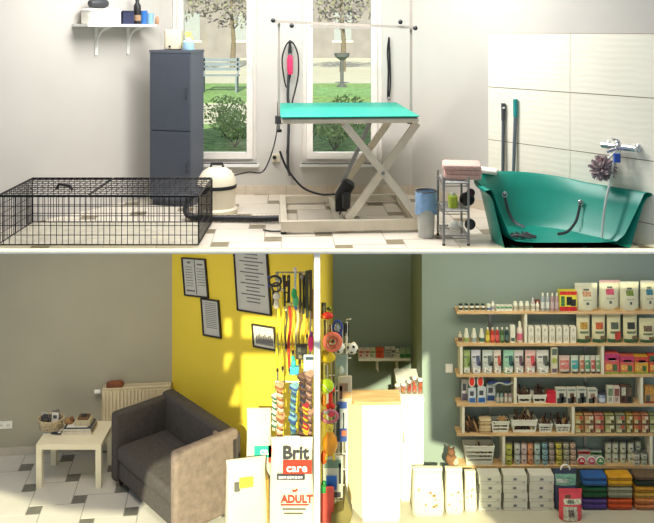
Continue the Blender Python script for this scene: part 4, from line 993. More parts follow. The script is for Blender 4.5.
Y_ = 7.372
def dims(x0, x1, yt, board, d, frac=.5, Y=Y_):
    w = (x1-x0)/800*Y; zt_ = min(PZ(yt, Y+d*frac), BZ[board-1]-BT-.006 if board else 9); return w, zt_-BZ[board]
def place(x0, x1, board, d, Y=Y_): return (PX((x0+x1)/2, Y), Y+d/2, BZ[board]+.0006)
_cache = {}
def clone_or(key, fn, loc, label, cat, group):
    """first of a kind is built, the rest are copies of it and of its parts"""
    if key in _cache: return tag(copy_thing(_cache[key], loc, label), label, cat, group)
    t = fn(loc); tag(t, label, cat, group); _cache[key] = t; return t

def mk_bottle(nm, w, h, body, capc, lab=None, neck=.4, caph=.18, d=None, shape='round'):
    def f(loc):
        t = thing(nm, None, None, loc)
        m = MB(); r = w/2*.94; hb = h*(1-caph)
        if shape == 'cone': m.lathe([(r*.92, 0), (r, .006), (r*.98, hb*.45), (r*.5, hb), (r*.4, hb)], col(body, .4), 14)
        else: m.lathe([(r*.9, 0), (r, .004), (r, hb*.78), (r*.85, hb*.88), (r*neck, hb)], col(body, .4), 14)
        if lab: m.lathe([(r*1.01, hb*.18), (r*1.01, hb*.6)] if shape != 'cone' else [(r*1.01, hb*.1), (r*1.01, hb*.42)], col(lab, .5), 14, cap=False)
        if lab and shape == 'cone': m.ball((0, -r*.75, hb*.35), r*.35, col((40, 60, 44)), 8, (1, .4, 1))
        m.part('body', t)
        m = MB(); m.lathe([(r*neck*1.15, 0), (r*neck*1.15, h*caph*.8), (r*neck*.8, h*caph)], col(capc, .4), 10); m.part('cap', t, (0, 0, hb))
        return t
    return f
def print_mat(c): return mat('print_%02x%02x%02x' % c, c, .5, var=.32, scale=70)
def decal(mb, x0, x1, z0, z1, y, c): mb.box(x0, x1, y-.0012, y, z0, z1, print_mat(c) if isinstance(c, tuple) else c)
def mk_box(nm, w, h, d, body, decs=(), lid=None):
    def f(loc):
        t = thing(nm, None, None, loc)
        m = MB(); m.box(-w/2, w/2, -d/2, d/2, 0, h, col(body, .6))
        for (a, b, c, e, cc) in decs: decal(m, (a-.5)*w, (b-.5)*w, c*h, e*h, -d/2, cc)
        m.part('carton', t)
        if lid: m = MB(); m.box(-w/2-.001, w/2+.001, -d/2-.001, d/2+.001, h*.9, h+.002, col(lid, .5)); m.part('lid', t)
        return t
    return f
def pouch_mb(w, h, d, body, decs=(), topc=None, botc=None, wob=0):
    """stand-up pouch: wide gusset at the foot, flat sealed top"""
    m = MB(); n = 8; rows = [(0, .94, .9), (.04, 1, 1), (.3, 1, .92), (.6, .985, .62), (.85, .99, .2), (.9, 1, .07), (1, 1.0, .05)]
    vs = []; fs = []; half = [(-1, 0), (-.75, -.75), (-.25, -1), (.25, -1), (.75, -.75), (1, 0), (.75, .75), (.25, 1), (-.25, 1), (-.75, .75)]
    n = len(half)
    for zz, kx, ky in rows:
        for x, y in half: vs.append((x*w/2*kx+wob*zz*w*.15, y*d/2*ky, zz*h))
    for j in range(len(rows)-1):
        for i in range(n): fs.append((j*n+i, j*n+(i+1) % n, (j+1)*n+(i+1) % n, (j+1)*n+i))
    fs.append(tuple(range(n))[::-1]); fs.append(tuple((len(rows)-1)*n+i for i in range(n)))
    m.add(vs, fs, col(body, .45))
    def yy(zz):
        for (z0, _, k0), (z1, _, k1) in zip(rows, rows[1:]):
            if z0 <= zz <= z1: return -(d/2)*(k0+(k1-k0)*(zz-z0)/(z1-z0))
        return 0
    for (a, b, c, e, cc) in decs:
        zs = [c] + [r[0] for r in rows if c < r[0] < e] + [e]
        cm = print_mat(cc) if isinstance(cc, tuple) else cc
        for q0, q1 in zip(zs, zs[1:]):
            xa, xb = (a-.5)*w, (b-.5)*w; lim = .375*w
            cols = sorted(set([xa, xb]+[v for v in (-lim/3*1.0, lim/3) if xa < v < xb]))
            fa = lambda x: max(0, (abs(x)/w-.125))/.25*.25
            def P(x, q): return (x+wob*q*w*.15, yy(q)*(1-fa(x)) - .0012, q*h)
            for u0, u1 in zip(cols, cols[1:]): m.add([P(u0, q0), P(u1, q0), P(u1, q1), P(u0, q1)], [(0, 1, 2, 3)], cm)
    return m
def mk_pouch(nm, w, h, d, body, decs=(), seal=None, wob=0):
    def f(loc):
        t = thing(nm, None, None, loc)
        pouch_mb(w, h*.93, d, body, decs, wob=wob).part('bag', t)
        m = MB(); m.box(-w/2+wob*w*.14, w/2+wob*w*.14, -.003, .003, h*.9, h, col(seal or body, .5)); m.part('top_seal', t)
        return t
    return f
def item(mk, x0, x1, yt, b, d, label, cat, group, nm, *a, frac=.5, Y=Y_, key=None, **k):
    w, h = dims(x0, x1, yt, b, d, frac, Y)
    if mk in (mk_bottle,): f = mk(nm, w*.94, h, *a, **k)
    else: f = mk(nm, w*.98, h, d, *a, **k)
    loc_ = place(x0, x1, b, d, Y)
    if key: return clone_or(key, f, loc_, label, cat, group)
    t = f(loc_); return tag(t, label, cat, group)

WH = (224, 224, 204); GN = (70, 120, 70); DK = (34, 40, 40)
# ---- board 1 (top)
for k in range(6):
    item(mk_bottle, 458.5+k*5.6, 463.3+k*5.6, 303, 0, .04, 'small dark-labelled white jar at the wall end of the top shelf' if k < 5 else 'small blue-labelled white jar, last in the jar row on the top shelf', 'jar', 'small white jars on the top shelf' if k < 5 else None, 'supplement_jar', WH, DK if k < 5 else WH, (60, 66, 60) if k < 5 else (70, 96, 140), frac=1, key='jar1' if k < 5 else None, neck=.8, caph=.22)
item(mk_bottle, 491, 495.5, 300.5, 0, .04, 'white bottle standing between the small jars and the little green boxes on the top shelf', 'bottle', None, 'supplement_bottle', WH, WH, (150, 160, 170), frac=1)
for k in range(4):
    item(mk_box, 496.2+k*4.1, 499.9+k*4.1, 304.2, 0, .035, 'little white and green box in the row on the top shelf', 'box', 'little green boxes on the top shelf', 'tablet_box', WH, [(.05, .95, .45, .8, (84, 150, 100))], frac=1, key='gbox')
for k in range(4):
    item(mk_bottle, 513.2+k*5.9, 518.4+k*5.9, 300.5, 0, .045, 'round-shouldered white bottle with a small dark print on the top shelf', 'bottle', 'round white bottles on the top shelf', 'lotion_bottle', WH, WH, (180, 180, 160), frac=1, key='lot', neck=.6, caph=.1)
item(mk_bottle, 531.5, 535, 297, 0, .035, 'slim pink-capped bottle on the top shelf before the paired bottles', 'bottle', None, 'slim_bottle', (196, 180, 176), (216, 206, 206), (130, 150, 150), frac=1)
item(mk_bottle, 536, 540, 301, 0, .035, 'short white bottle on the top shelf before the paired bottles', 'bottle', None, 'short_bottle', WH, WH, (190, 186, 170), frac=1)
item(mk_box, 535.5, 539.8, 299.5, 0, .03, 'dark red narrow box behind the short white bottle on the top shelf', 'box', None, 'narrow_box', (130, 60, 54), frac=1, Y=7.411)
for k, x in enumerate((541, 545.8, 550.6, 555.2)):
    item(mk_bottle, x, x+4.5, 292.3, 0, .04, ('clear white-capped bottle in the first bottle pair on the top shelf', 'mauve-labelled white-capped bottle beside the red and yellow box')[k//2], 'bottle', ('first pair of clear bottles', 'second pair of clear bottles')[k//2], 'shampoo_bottle', ((160, 168, 170), (170, 140, 140))[k//2], WH, ((210, 214, 206), (190, 170, 172))[k//2], frac=1, key='sh%d' % (k//2), caph=.16)
item(mk_box, 559.5, 577, 289, 0, .07, 'red and yellow box with dark animal pictures on the top shelf', 'box', None, 'treat_box', (216, 206, 60), [(0, 1, .82, 1, (206, 44, 44)), (0, 1, 0, .22, (200, 40, 44)), (.08, .3, .25, .75, GN), (.4, .72, .3, .72, DK), (.66, .95, .25, .6, (52, 50, 46))], frac=1)
BP = [(576.5, 599.5, 283, (196, 150, 110), 'large pale pouch with an orange emblem on the top shelf beside the red box'), (600, 621, 280, (206, 80, 110), 'large pale pouch with a pink emblem on the top shelf'),
      (621.5, 641, 281.5, (120, 140, 60), 'large pale pouch with a green emblem on the top shelf'), (641.5, 659, 280.5, (60, 130, 150), 'large pale pouch with a blue emblem on the top shelf at the outer end')]
for k, (a, b, y, c, lb) in enumerate(BP):
    item(mk_pouch, a, b, y, 0, .10, lb, 'pouch', 'large pouches on the top shelf', 'food_pouch', (204, 202, 174), [(.3, .68, .56, .76, c), (.36, .62, .78, .85, (90, 96, 86)), (.44, .56, .24, .34, (76, 88, 84)), (.3, .7, .4, .44, (160, 166, 146)), (.7, .95, .0, .08, (196, 160, 100))], seal=(210, 210, 190) if k != 1 else (216, 180, 176), wob=(.3 if k % 2 else -.1), Y=7.372+.02*(k % 2))
# ---- board 2
item(mk_bottle, 458.3, 462.5, 331, 1, .035, 'short cream tube at the wall end of the second shelf', 'tube', None, 'cream_tube', (200, 196, 170), (190, 170, 140), (110, 70, 60), frac=1)
for k in range(3):
    item(mk_bottle, 463.5+k*7.7, 470+k*7.7, 327.5, 1, .05, ('cone-shaped white bottle with a green print on the second shelf, first of three', 'cone-shaped white bottle with a grey print on the second shelf, middle of three', 'cone-shaped white bottle with a dark green print on the second shelf, beside the yellow bottle')[k], 'bottle', 'cone-shaped bottles on the second shelf', 'cone_bottle', WH, WH, ((150, 170, 90), (150, 160, 160), (70, 110, 90))[k], frac=1, shape='cone', caph=.12)
for k, (c, lb) in enumerate((((176, 160, 40), 'yellow bottle with a white cap on the second shelf'), ((186, 56, 36), 'red bottle with a white cap beside the yellow one'), ((170, 48, 44), 'dark red bottle with a white cap beside the green one'), ((66, 96, 52), 'green bottle with a white cap on the second shelf'), ((34, 62, 60), 'dark teal bottle with a white cap on the second shelf'))):
    item(mk_bottle, 485.8+k*4.8, 490.4+k*4.8, 326.5, 1, .04, lb, 'bottle', 'coloured capped bottles on the second shelf', 'shampoo_bottle', c, WH, tuple(min(255, v+50) for v in c), frac=1, caph=.14)
item(mk_box, 510.5, 515.2, 324.5, 1, .04, 'tall white carton beside the dark teal bottle on the second shelf', 'carton', None, 'white_carton', WH, [(.1, .9, .1, .3, (80, 100, 80))], frac=1)
item(mk_bottle, 517, 523.5, 320.5, 1, .045, 'white spray bottle with a pink label on the second shelf beside the upright', 'bottle', None, 'spray_bottle', (226, 214, 200), WH, (220, 110, 130), frac=1, caph=.25)
for k in range(7):
    item(mk_box, 528.3+k*7.05, 533.8+k*7.05, 325, 1, .05, 'tall plain white carton in the row of seven on the second shelf', 'carton', 'seven white cartons on the second shelf', 'tall_carton', (226, 222, 202), [(.3, .7, .72, .9, (196, 196, 176)), (.2, .8, .1, .5, (214, 210, 186))], frac=1, key='tallw')
for k, (a, b, y, c, lb) in enumerate([(577.5, 591, 312, (180, 140, 60), 'cream and green pouch with a golden dog picture beside the row of white cartons'), (593, 606.5, 313, (190, 90, 50), 'cream and green pouch with an orange fox picture on the second shelf'), (608, 622, 311.5, (84, 96, 80), 'cream and green pouch with a red corner label on the second shelf'),
        (624.5, 638.5, 310.5, (50, 54, 52), 'cream and green pouch with a black dog picture on the second shelf'), (640.5, 656, 318, (110, 90, 70), 'shorter cream pouch at the outer end of the second shelf')]):
    dd = [(.0, 1, .0, .14, (52, 90, 56)), (.25, .8, .5, .74, c), (.2, .85, .34, .42, (104, 120, 90)), (.55, .9, .1, .26, (120, 96, 60))]
    if k == 2: dd.append((.5, .95, .08, .42, (200, 64, 50)))
    item(mk_pouch, a, b, y, 1, .075, lb, 'pouch', 'cream pouches on the second shelf', 'food_pouch', (206, 200, 160), dd)
# ---- board 3
c3 = [(463.5, 470.5, (150, 170, 110), (120, 150, 70), 'green'), (472, 481.5, (200, 200, 206), (84, 90, 120), 'navy'), (482.5, 493, (196, 204, 196), (96, 104, 100), 'grey'), (494.3, 502, (214, 204, 190), (190, 90, 70), 'salmon'), (503.5, 514, (150, 196, 170), (50, 96, 90), 'mint green'), (515, 524.5, (206, 200, 192), (100, 80, 84), 'maroon'), (525.5, 536, (216, 180, 170), (200, 80, 84), 'red'), (537.5, 550, (206, 206, 196), (90, 96, 84), 'charcoal')]
for k, (a, b, c, q, nm_) in enumerate(c3):
    item(mk_pouch, a, b, 350, 2, .06, 'white treat pouch with a %s dog panel in the row on the third shelf' % nm_, 'pouch', 'treat pouches on the third shelf', 'treat_pouch', c, [(.5, .9, .42, .82, q), (.62, .98, .36, .55, tuple(int(v*.6) for v in q)), (.12, .45, .72, .8, (110, 126, 126)), (.1, .9, .06, .3, (226, 226, 214)), (.3, .7, .1, .15, q), (.15, .4, .5, .54, (150, 160, 150))], wob=.3*((-1)**k))
item(mk_box, 551.5, 557.5, 345.5, 2, .05, 'tall narrow carton standing above the pouches on the third shelf', 'carton', None, 'tall_narrow_carton', (210, 206, 180), [(.1, .9, .72, .95, (96, 110, 100)), (.1, .9, .4, .6, (170, 180, 90)), (.1, .9, .05, .2, (120, 96, 110))], frac=1)
for k, (a, b, c, q, lb) in enumerate([(559.5, 570.5, (206, 180, 164), (206, 120, 110), 'short pouch with a salmon label on the third shelf beside the tall carton'), (571.5, 579, (196, 206, 186), (60, 160, 160), 'short pouch with a turquoise label on the third shelf'), (580.5, 585, (206, 200, 176), (190, 110, 80), 'narrow pouch with an orange label on the third shelf'), (585.6, 590.6, (200, 210, 190), (80, 150, 110), 'narrow pouch with a green label on the third shelf'), (591.3, 596, (206, 200, 186), (190, 90, 80), 'narrow pouch with a red label on the third shelf'), (596.6, 601, (200, 206, 180), (110, 150, 100), 'narrow pouch with an olive label against the upright on the third shelf')]):
    item(mk_pouch, a, b, 355.5, 2, .05, lb, 'pouch', None, 'short_pouch', c, [(.1, .9, .3, .8, q), (.1, .9, .02, .14, (70, 66, 56)), (.2, .8, .55, .66, (214, 200, 190))])
for k, (a, b, y, c, q, lb) in enumerate([(604.5, 619.5, 350.5, (206, 90, 90), (190, 60, 110), 'pink and red multipack beside the upright on the third shelf'), (620, 634.5, 353, (206, 96, 80), (190, 60, 100), 'pink and orange multipack, second on the third shelf'), (635, 648.5, 353.5, (216, 160, 50), (196, 70, 60), 'yellow and orange multipack on the third shelf'), (649.5, 660, 352.5, (206, 80, 60), (60, 100, 70), 'red multipack at the outer end of the third shelf')]):
    item(mk_box, a, b, y, 2, .08, lb, 'multipack', 'multipacks on the third shelf', 'multipack', c, [(0, 1, .68, 1, q), (.25, .8, .66, .8, (200, 190, 190)), (.08, .5, .2, .5, (226, 176, 90)), (.55, .85, .15, .48, (70, 110, 60)), (0, 1, 0, .12, (150, 160, 60))], frac=1)
# ---- board 4
def brushpack(px, lb):
    t = thing('pet_brush', lb, 'brush', (PX(px, 7.391), 7.391, BZ[3]+.0006))
    zz = PZ(381.3, 7.391)-BZ[3]
    m = MB(); m.tube([(0, 0, 0), (.004, 0, zz*.45), (0, 0, zz*.7)], [.012, .009, .013], OFFWHITE, 8); m.part('handle', t)
    m = MB(); m.lathe([(.03, -.006), (.032, 0), (.03, .006)], OFFWHITE, 20, T=TR(0, 0, zz, 0, PI/2), sy=1.75); m.part('frame', t)
    m = MB(); m.lathe([(.022, -.009), (.024, -.001)], mat('brush_red', (222, 52, 34), .5), 18, T=TR(0, -.002, zz, 0, PI/2)@Matrix.Rotation(PI, 4, 'X'), sy=1.8); m.part('pad', t)
brushpack(471.8, 'red oval pet brush at the wall end of the fourth shelf'); brushpack(480.3, 'red oval pet brush, second on the fourth shelf')
for a, b, y, c, q, lb in ((461.5, 468, 379, (170, 170, 166), (100, 90, 110), 'grey carded comb at the wall end of the fourth shelf'), (468.5, 476, 388, (196, 206, 214), (60, 110, 180), 'white and blue carded tool under the first red brush'), (477.5, 486, 387, (196, 204, 206), (40, 100, 176), 'white and blue carded tool under the second red brush'), (486.5, 495.5, 384, (180, 190, 190), (36, 70, 120), 'dark and blue carded tool on the fourth shelf beside the brushes')):
    item(mk_box, a, b, y, 3, .02, lb, 'carded tool', None, 'carded_tool', c, [(.1, .9, .05, .35, q), (.2, .7, .5, .8, (70, 74, 84)), (.1, .5, .38, .46, (226, 226, 226))], frac=.5, Y=7.411 if y < 385 else 7.378)
for k, (a, b, c) in enumerate([(496.5, 499.6, (150, 166, 160)), (500, 503.5, (120, 150, 150)), (504.5, 508, (180, 160, 150)), (508.5, 512.5, (150, 130, 130))]):
    item(mk_bottle, a, b, 390, 3, .03, ('pale grey-green tube under the rolled lead on the fourth shelf', 'teal-grey tube under the rolled lead on the fourth shelf', 'beige tube next to the upright of the fourth shelf', 'brown tube nearest the upright of the fourth shelf')[k], 'tube', None, 'slim_tube', c, DK, (200, 200, 190), frac=1)
m = MB(); m.tube(spline([(-.1, 0, .0), (-.05, -.01, .012), (0, 0, -.004), (.06, -.01, .01), (.10, 0, .004)], 6), .016, mat('navy_roll', (40, 60, 120), .7, var=.3, scale=60), 8)
m.tube(spline([(-.06, -.02, -.01), (0, -.025, .012), (.07, -.02, -.006), (.13, -.01, .015)], 6), .009, col((150, 160, 150)), 6)
w1 = W(499, 385, 7.411); t = tag(m.part('rolled_leash', loc=(w1.x, w1.y, BZ[3]+.17)), 'blue rolled leashes stacked above the tubes on the fourth shelf', 'leash')
BKT = mat('white_basket', (222, 222, 206), .5, var=.02)
def basket(x0, x1, yt, b, lb, Y=7.372, slots=3, d=.10):
    w, h = dims(x0, x1, yt, b, 0, 0, Y); zb = BZ[b]
    t = thing('plastic_basket', lb, 'basket', (PX((x0+x1)/2, Y), Y+d/2, zb+.0006))
    m = MB(); th = .004; W0 = w*.5; B_ = w*.42; dd = d/2; db = dd*.85
    def rect(z): k = z/h; return (B_+(W0-B_)*k, db+(dd-db)*k)
    lv = [0.0] + [v for i in range(slots) for v in (h*(.22+.6*i/slots), h*(.22+.6*(i+.55)/slots))] + [h]
    for i in range(0, len(lv), 2):
        z0, z1 = lv[i], lv[i+1] if i+1 < len(lv) else h
        a0, b0 = rect(z0); a1, b1 = rect(z1)
        for sx, sy in ((0, -1), (0, 1), (1, 0), (-1, 0)):
            if sy: v = [(-a0, sy*b0, z0), (a0, sy*b0, z0), (a1, sy*b1, z1), (-a1, sy*b1, z1)]; off = Vector((0, -sy*th, 0))
            else: v = [(sx*a0, -b0, z0), (sx*a0, b0, z0), (sx*a1, b1, z1), (sx*a1, -b1, z1)]; off = Vector((-sx*th, 0, 0))
            v = [Vector(p) for p in v]; v += [p+off for p in v]
            m.add(v, [(3, 2, 1, 0), (4, 5, 6, 7), (0, 1, 5, 4), (1, 2, 6, 5), (2, 3, 7, 6), (3, 0, 4, 7)], BKT)
    for sx in (-1, 1):
        for sy in (-1, 1):
            m.bar((sx*(B_-.004), sy*(db-.004), .006), (sx*(W0-.004), sy*(dd-.004), h), .01, .01, BKT)
    m.box(-B_, B_, -db, db, 0, .004, BKT); m.part('basket_body', t)
    m = MB(); m.tube([(-W0, -dd, h), (W0, -dd, h), (W0, dd, h), (-W0, dd, h)], .006, BKT, 6, closed=True); m.part('rim', t)
    return t, w, h
CH_ = [mat('chew_brown', (96, 66, 42), .8, var=.3, scale=40), mat('chew_dark', (60, 44, 32), .8, var=.3, scale=40), mat('chew_tan', (170, 130, 84), .8, var=.2, scale=40), mat('chew_cream', (206, 186, 146), .8, var=.1)]
def chews(n, x0, x1, y0c, z0, L, b, lb, seed, cols=(0, 1, 2), r0=.007, grp=None, spread=.5):
    """loose natural chews, every stick an object"""
    r = random.Random(seed)
    for k in range(n):
        a = r.uniform(-spread, spread); e = r.uniform(-.35, .35); l = L*r.uniform(.7, 1.15); rr = r0*r.uniform(.8, 1.3)
        m = MB(); P = [(0, 0, 0), (l*.35*math.sin(a)+r.uniform(-.006, .006), l*.35*math.sin(e), l*.35), (l*.7*math.sin(a)+r.uniform(-.008, .008), l*.7*math.sin(e), l*.68), (l*math.sin(a), l*math.sin(e), l)]
        m.tube(spline(P, 3), [rr*(1-.25*math.sin(i)) for i in range(10)], CH_[cols[k % len(cols)]], 6)
        u = (k+.5)/n; o = m.part('dog_chew', loc=(x0+(x1-x0)*u+r.uniform(-.006, .006), y0c+r.uniform(-.025, .025), z0)); tag(o, lb, 'dog chew', grp)
for a, b, lb, sd in ((518, 531.5, 'shallow white basket beside the upright on the fourth shelf', 1), (533, 546.5, 'shallow white basket beside the red bag on the fourth shelf', 2)):
    t, w, h = basket(a, b, 395.5, 3, lb, slots=1)
    xc = PX((a+b)/2, 7.372)
    chews(8, xc-w*.36, xc+w*.36, 7.414, BZ[3]+.012, .12, 3, ('dark brown chew in the shallow basket beside the upright' if sd == 1 else 'dark brown chew in the shallow basket beside the red bag'), sd, (1, 0, 1), .011, 'chews in shallow basket %s' % 'ab'[sd-1], .35)
m = MB(); m.rbox(-.05, .05, -.03, .03, 0, .085, mat('red_fabric', (206, 40, 60), .8, var=.1, bump=.4), .02); m.rbox(-.035, .045, -.025, .025, .083, .10, mat('red_fabric2', (190, 34, 54), .8, var=.1), .015); tag(m.part('red_pouch', loc=place(546.5, 557, 3, .07)), 'bright red fabric pouch lying on the fourth shelf', 'pouch')
for k, (a, b, y, c, lb) in enumerate([(556, 566.5, 386.5, (60, 60, 60), 'photo printed pack with a black dog, first of the row on the fourth shelf'), (567, 576.5, 386.5, (96, 70, 50), 'photo printed pack with a brown dog, second of the row on the fourth shelf'), (577, 586.5, 386.2, (52, 56, 56), 'photo printed pack with a dark dog, third of the row on the fourth shelf'), (587.5, 597.5, 387, (150, 120, 100), 'photo printed pack with a tan dog, fourth of the row on the fourth shelf')]):
    item(mk_box, a, b, y, 3, .05, lb, 'pack', 'photo packs on the fourth shelf', 'photo_pack', (196, 196, 180), [(.1, .7, .0, .35, (52, 60, 58)), (.3, .75, .35, .7, c), (.1, .9, .86, .97, (120, 140, 130)), (.5, .95, .05, .45, c)], frac=1)
item(mk_bottle, 598.5, 607, 390, 3, .06, 'blue-grey lidded tub on the fourth shelf beside the photo packs', 'tub', None, 'plastic_tub', (140, 150, 170), (50, 56, 66), (190, 200, 214), frac=1, neck=.85, caph=.2)
for k, (a, b, y, c, q, lb) in enumerate([(607.5, 613.5, 384.5, (206, 206, 186), (110, 130, 96), 'cream pack with a green print on the fourth shelf'), (614, 620, 384.8, (206, 190, 176), (130, 80, 70), 'cream pack with a maroon print on the fourth shelf'), (621, 626.5, 383.5, (96, 66, 56), (190, 190, 170), 'dark brown pack with a small cream label on the fourth shelf'), (627, 632.5, 384, (66, 62, 52), (96, 80, 60), 'almost black pack near the upright on the fourth shelf')]):
    item(mk_box, a, b, y, 3, .05, lb, 'pack', None, 'treat_pack', c, [(.1, .9, .45, .9, q), (.15, .7, .1, .38, tuple(max(0, v-40) for v in c))], frac=1)
item(mk_box, 645, 655, 384, 3, .07, 'tan box with an orange top behind the last upright on the fourth shelf', 'box', None, 'tan_box', (180, 140, 84), [(0, 1, .62, 1, (196, 140, 60)), (.1, .5, .1, .5, (80, 90, 76)), (0, 1, 0, .12, (150, 60, 40))], frac=1)
# ---- board 5, natural chews bay
chews(12, PX(465.5, 7.404), PX(478, 7.404), 7.404, BZ[4]+.001, .13, 4, 'dark twisted chew in the loose pile at the wall end of the fifth shelf', 11, (1, 0, 1, 2), .011, 'loose pile of dark chews', .45)
for k in range(4):
    m = MB(); m.rbox(-.055, .055, -.04, .04, 0, .03, CH_[3] if k % 2 else mat('chew_tan_b', (186, 160, 116), .8, var=.2), .015); m.box(-.056, .056, -.041, .041, .013, .016, CH_[0])
    tag(m.part('pressed_chew_pack', loc=(PX(484.5, 7.398)+.004*(k % 2), 7.404, BZ[4]+.001+k*.0315)), ('cream pack of pressed chews at the bottom of the little stack', 'tan pack of pressed chews second in the little stack', 'cream pack of pressed chews third in the little stack', 'tan pack of pressed chews on top of the little stack')[k], 'pack', 'little stack of chew packs') if k != 9 else None
for (a, b, y, lb, n, cols, sd, L_, sp) in ((491.5, 509.5, 422, 'white basket with a pale star chew, first of the four on the fifth shelf', 7, (1, 2, 0), 21, .085, .8), (511.5, 537.5, 420.5, 'wide white basket of long brown sticks on the fifth shelf', 17, (0, 1, 0, 3), 22, .16, .55), (539, 552.5, 424.5, 'small white basket of brown chews, third of the four on the fifth shelf', 9, (1, 0, 2), 23, .13, .5), (556, 570.5, 425, 'small white basket of dark chews beside the tall upright on the fifth shelf', 9, (1, 1, 0, 2), 24, .13, .5)):
    t, w, h = basket(a, b, y, 4, lb, slots=2 if b-a < 20 else 1)
    xc = PX((a+b)/2, 7.372)
    chews(n, xc-w*.36, xc+w*.36, 7.414, BZ[4]+.008, L_, 4, {21: 'chew around the pale star in the first basket on the fifth shelf', 22: 'long brown stick in the wide white basket', 23: 'brown chew in the third basket on the fifth shelf', 24: 'dark chew in the basket beside the tall upright'}[sd], sd, cols, .009, {21: 'chews in the first basket', 22: 'sticks in the wide basket', 23: 'chews in the third basket', 24: 'chews in the fourth basket'}[sd], sp)
m = MB()
for k in range(6): a = k*PI/3; m.tube([(0, 0, 0), (math.cos(a)*.045, -.004, math.sin(a)*.035)], [.012, .006], CH_[2], 6)
tag(m.part('star_chew', loc=(PX(502, 7.372), 7.382, BZ[4]+.125)), 'pale star-shaped chew on top of the first basket on the fifth shelf', 'dog chew')
# food cups in two layers
cups = [(575, 583.3, (190, 160, 90), 'yellow-orange'), (584.6, 593.4, (196, 150, 110), 'orange'), (594.8, 603.6, (200, 130, 110), 'salmon'), (605, 614.3, (160, 160, 100), 'olive'), (615.8, 625.2, (150, 150, 120), 'grey-green'), (626.4, 632.6, (176, 150, 70), 'mustard'), (633.6, 640.6, (190, 120, 70), 'rust'), (641.6, 648.4, (196, 130, 96), 'peach'), (649.6, 658, (140, 150, 100), 'sage')]
for k, (a, b, c, nm_) in enumerate(cups):
    w = (b-a)/800*7.372*.96; h = .083
    for l in (0, 1):
        def f(loc, w=w, h=h, c=c, k=k):
            t = thing('food_pack', None, None, loc)
            m = MB(); m.box(-w/2, w/2, -.035, .035, 0, h, col(c, .55)); dk = tuple(int(v*.5) for v in c)
            decal(m, -w*.42, w*.1, h*.08, h*.45, -.035, (206, 200, 150)); decal(m, 0, w*.42, h*.5, h*.85, -.035, (210, 204, 180) if k % 2 else (190, 80, 60)); decal(m, w*.12, w*.45, h*.1, h*.42, -.035, dk)
            decal(m, -w*.5, w*.5, 0, h*.06, -.035, dk); decal(m, -w*.5, w*.5, h*.9, h, -.035, dk); m.part('carton', t); return t
        clone_or('cup%d' % k, f, (PX((a+b)/2, 7.372), 7.401, BZ[4]+.0006+l*(h+.001)), '%s food pack in the %s layer of the block on the fifth shelf' % (nm_, ('lower', 'upper')[l]), 'food pack', 'double layer of food packs on the fifth shelf')
# ---- board 6
t, w, h = basket(464.5, 494.5, 446.5, 5, 'large white slatted basket at the wall end of the lowest shelf', slots=3, d=.11, Y=7.365)
xc = PX(479.5, 7.372)
chews(6, xc+.02, xc+w*.38, 7.424, BZ[5]+.05, .13, 5, 'pinkish chew sticking out of the large slatted basket', 31, (2, 3, 0), .012, 'chews in the large basket', .5)
def can(w, h, c, top=None):
    def f(loc):
        t = thing('food_can', None, None, loc); r = w/2*.97
        m = MB(); m.lathe([(r*.96, 0), (r, .003), (r, h-.003), (r*.96, h)], col(c, .4), 18)
        m.lathe([(r*1.005, h*.25), (r*1.005, h*.75)], col(tuple(min(255, int(v*.75+60)) for v in c), .45), 18, cap=False); m.lathe([(r*1.01, h-.008), (r*1.01, h-.001)], col(tuple(int(v*.45) for v in c)), 18, cap=False)
        m.box(-r*.5, r*.3, -r*1.03, -r*.8, h*.35, h*.5, col(tuple(int(v*.55) for v in c), .5)); m.part('can_body', t)
        m = MB(); m.lathe([(r*.97, 0), (r*.97, .003), (r*.9, .003), (r*.9, .0015), (.001, .0015)], STEEL, 18, cap=False); m.part('lid', t, (0, 0, h)); return t
    return f
tall = [(505.5, 513, (180, 180, 60), 'yellow-green'), (514.8, 521, (196, 200, 190), 'pale grey'), (521.8, 527.6, (210, 186, 176), 'pale pink'), (528.2, 534, (216, 140, 90), 'orange'), (534.8, 541, (176, 200, 190), 'pale mint')]
for k, (a, b, c, nm_) in enumerate(tall):
    w = (b-a)/800*7.372; hh = .098
    for l in (0, 1): clone_or('tc%d' % k, can(w, hh, c), (PX((a+b)/2, 7.372), 7.401, BZ[5]+.0006+l*(hh+.004)), 'tall %s can in the %s layer at the upright of the lowest shelf' % (nm_, ('lower', 'upper')[l]), 'can', 'tall cans on the lowest shelf')
small = [(542.6, 548.6, (130, 176, 180), 'teal'), (549.6, 555, (190, 170, 150), 'beige'), (556.4, 562.8, (216, 200, 70), 'yellow'), (564, 570, (190, 186, 150), 'olive cream'), (570.8, 576.6, (216, 176, 146), 'peach')]
for k, (a, b, c, nm_) in enumerate(small):
    w = (b-a)/800*7.372; hh = .047
    for l in range(4):
        yy = 7.395 if l < 3 else 7.411
        clone_or('sc%d' % k, can(w, hh, c), (PX((a+b)/2, 7.372), yy, BZ[5]+.0006+l*(hh+.004)), 'small %s can, %s in its stack on the lowest shelf' % (nm_, ('bottommost', 'second', 'third', 'topmost')[l]), 'can', 'small cans in stacks on the lowest shelf')
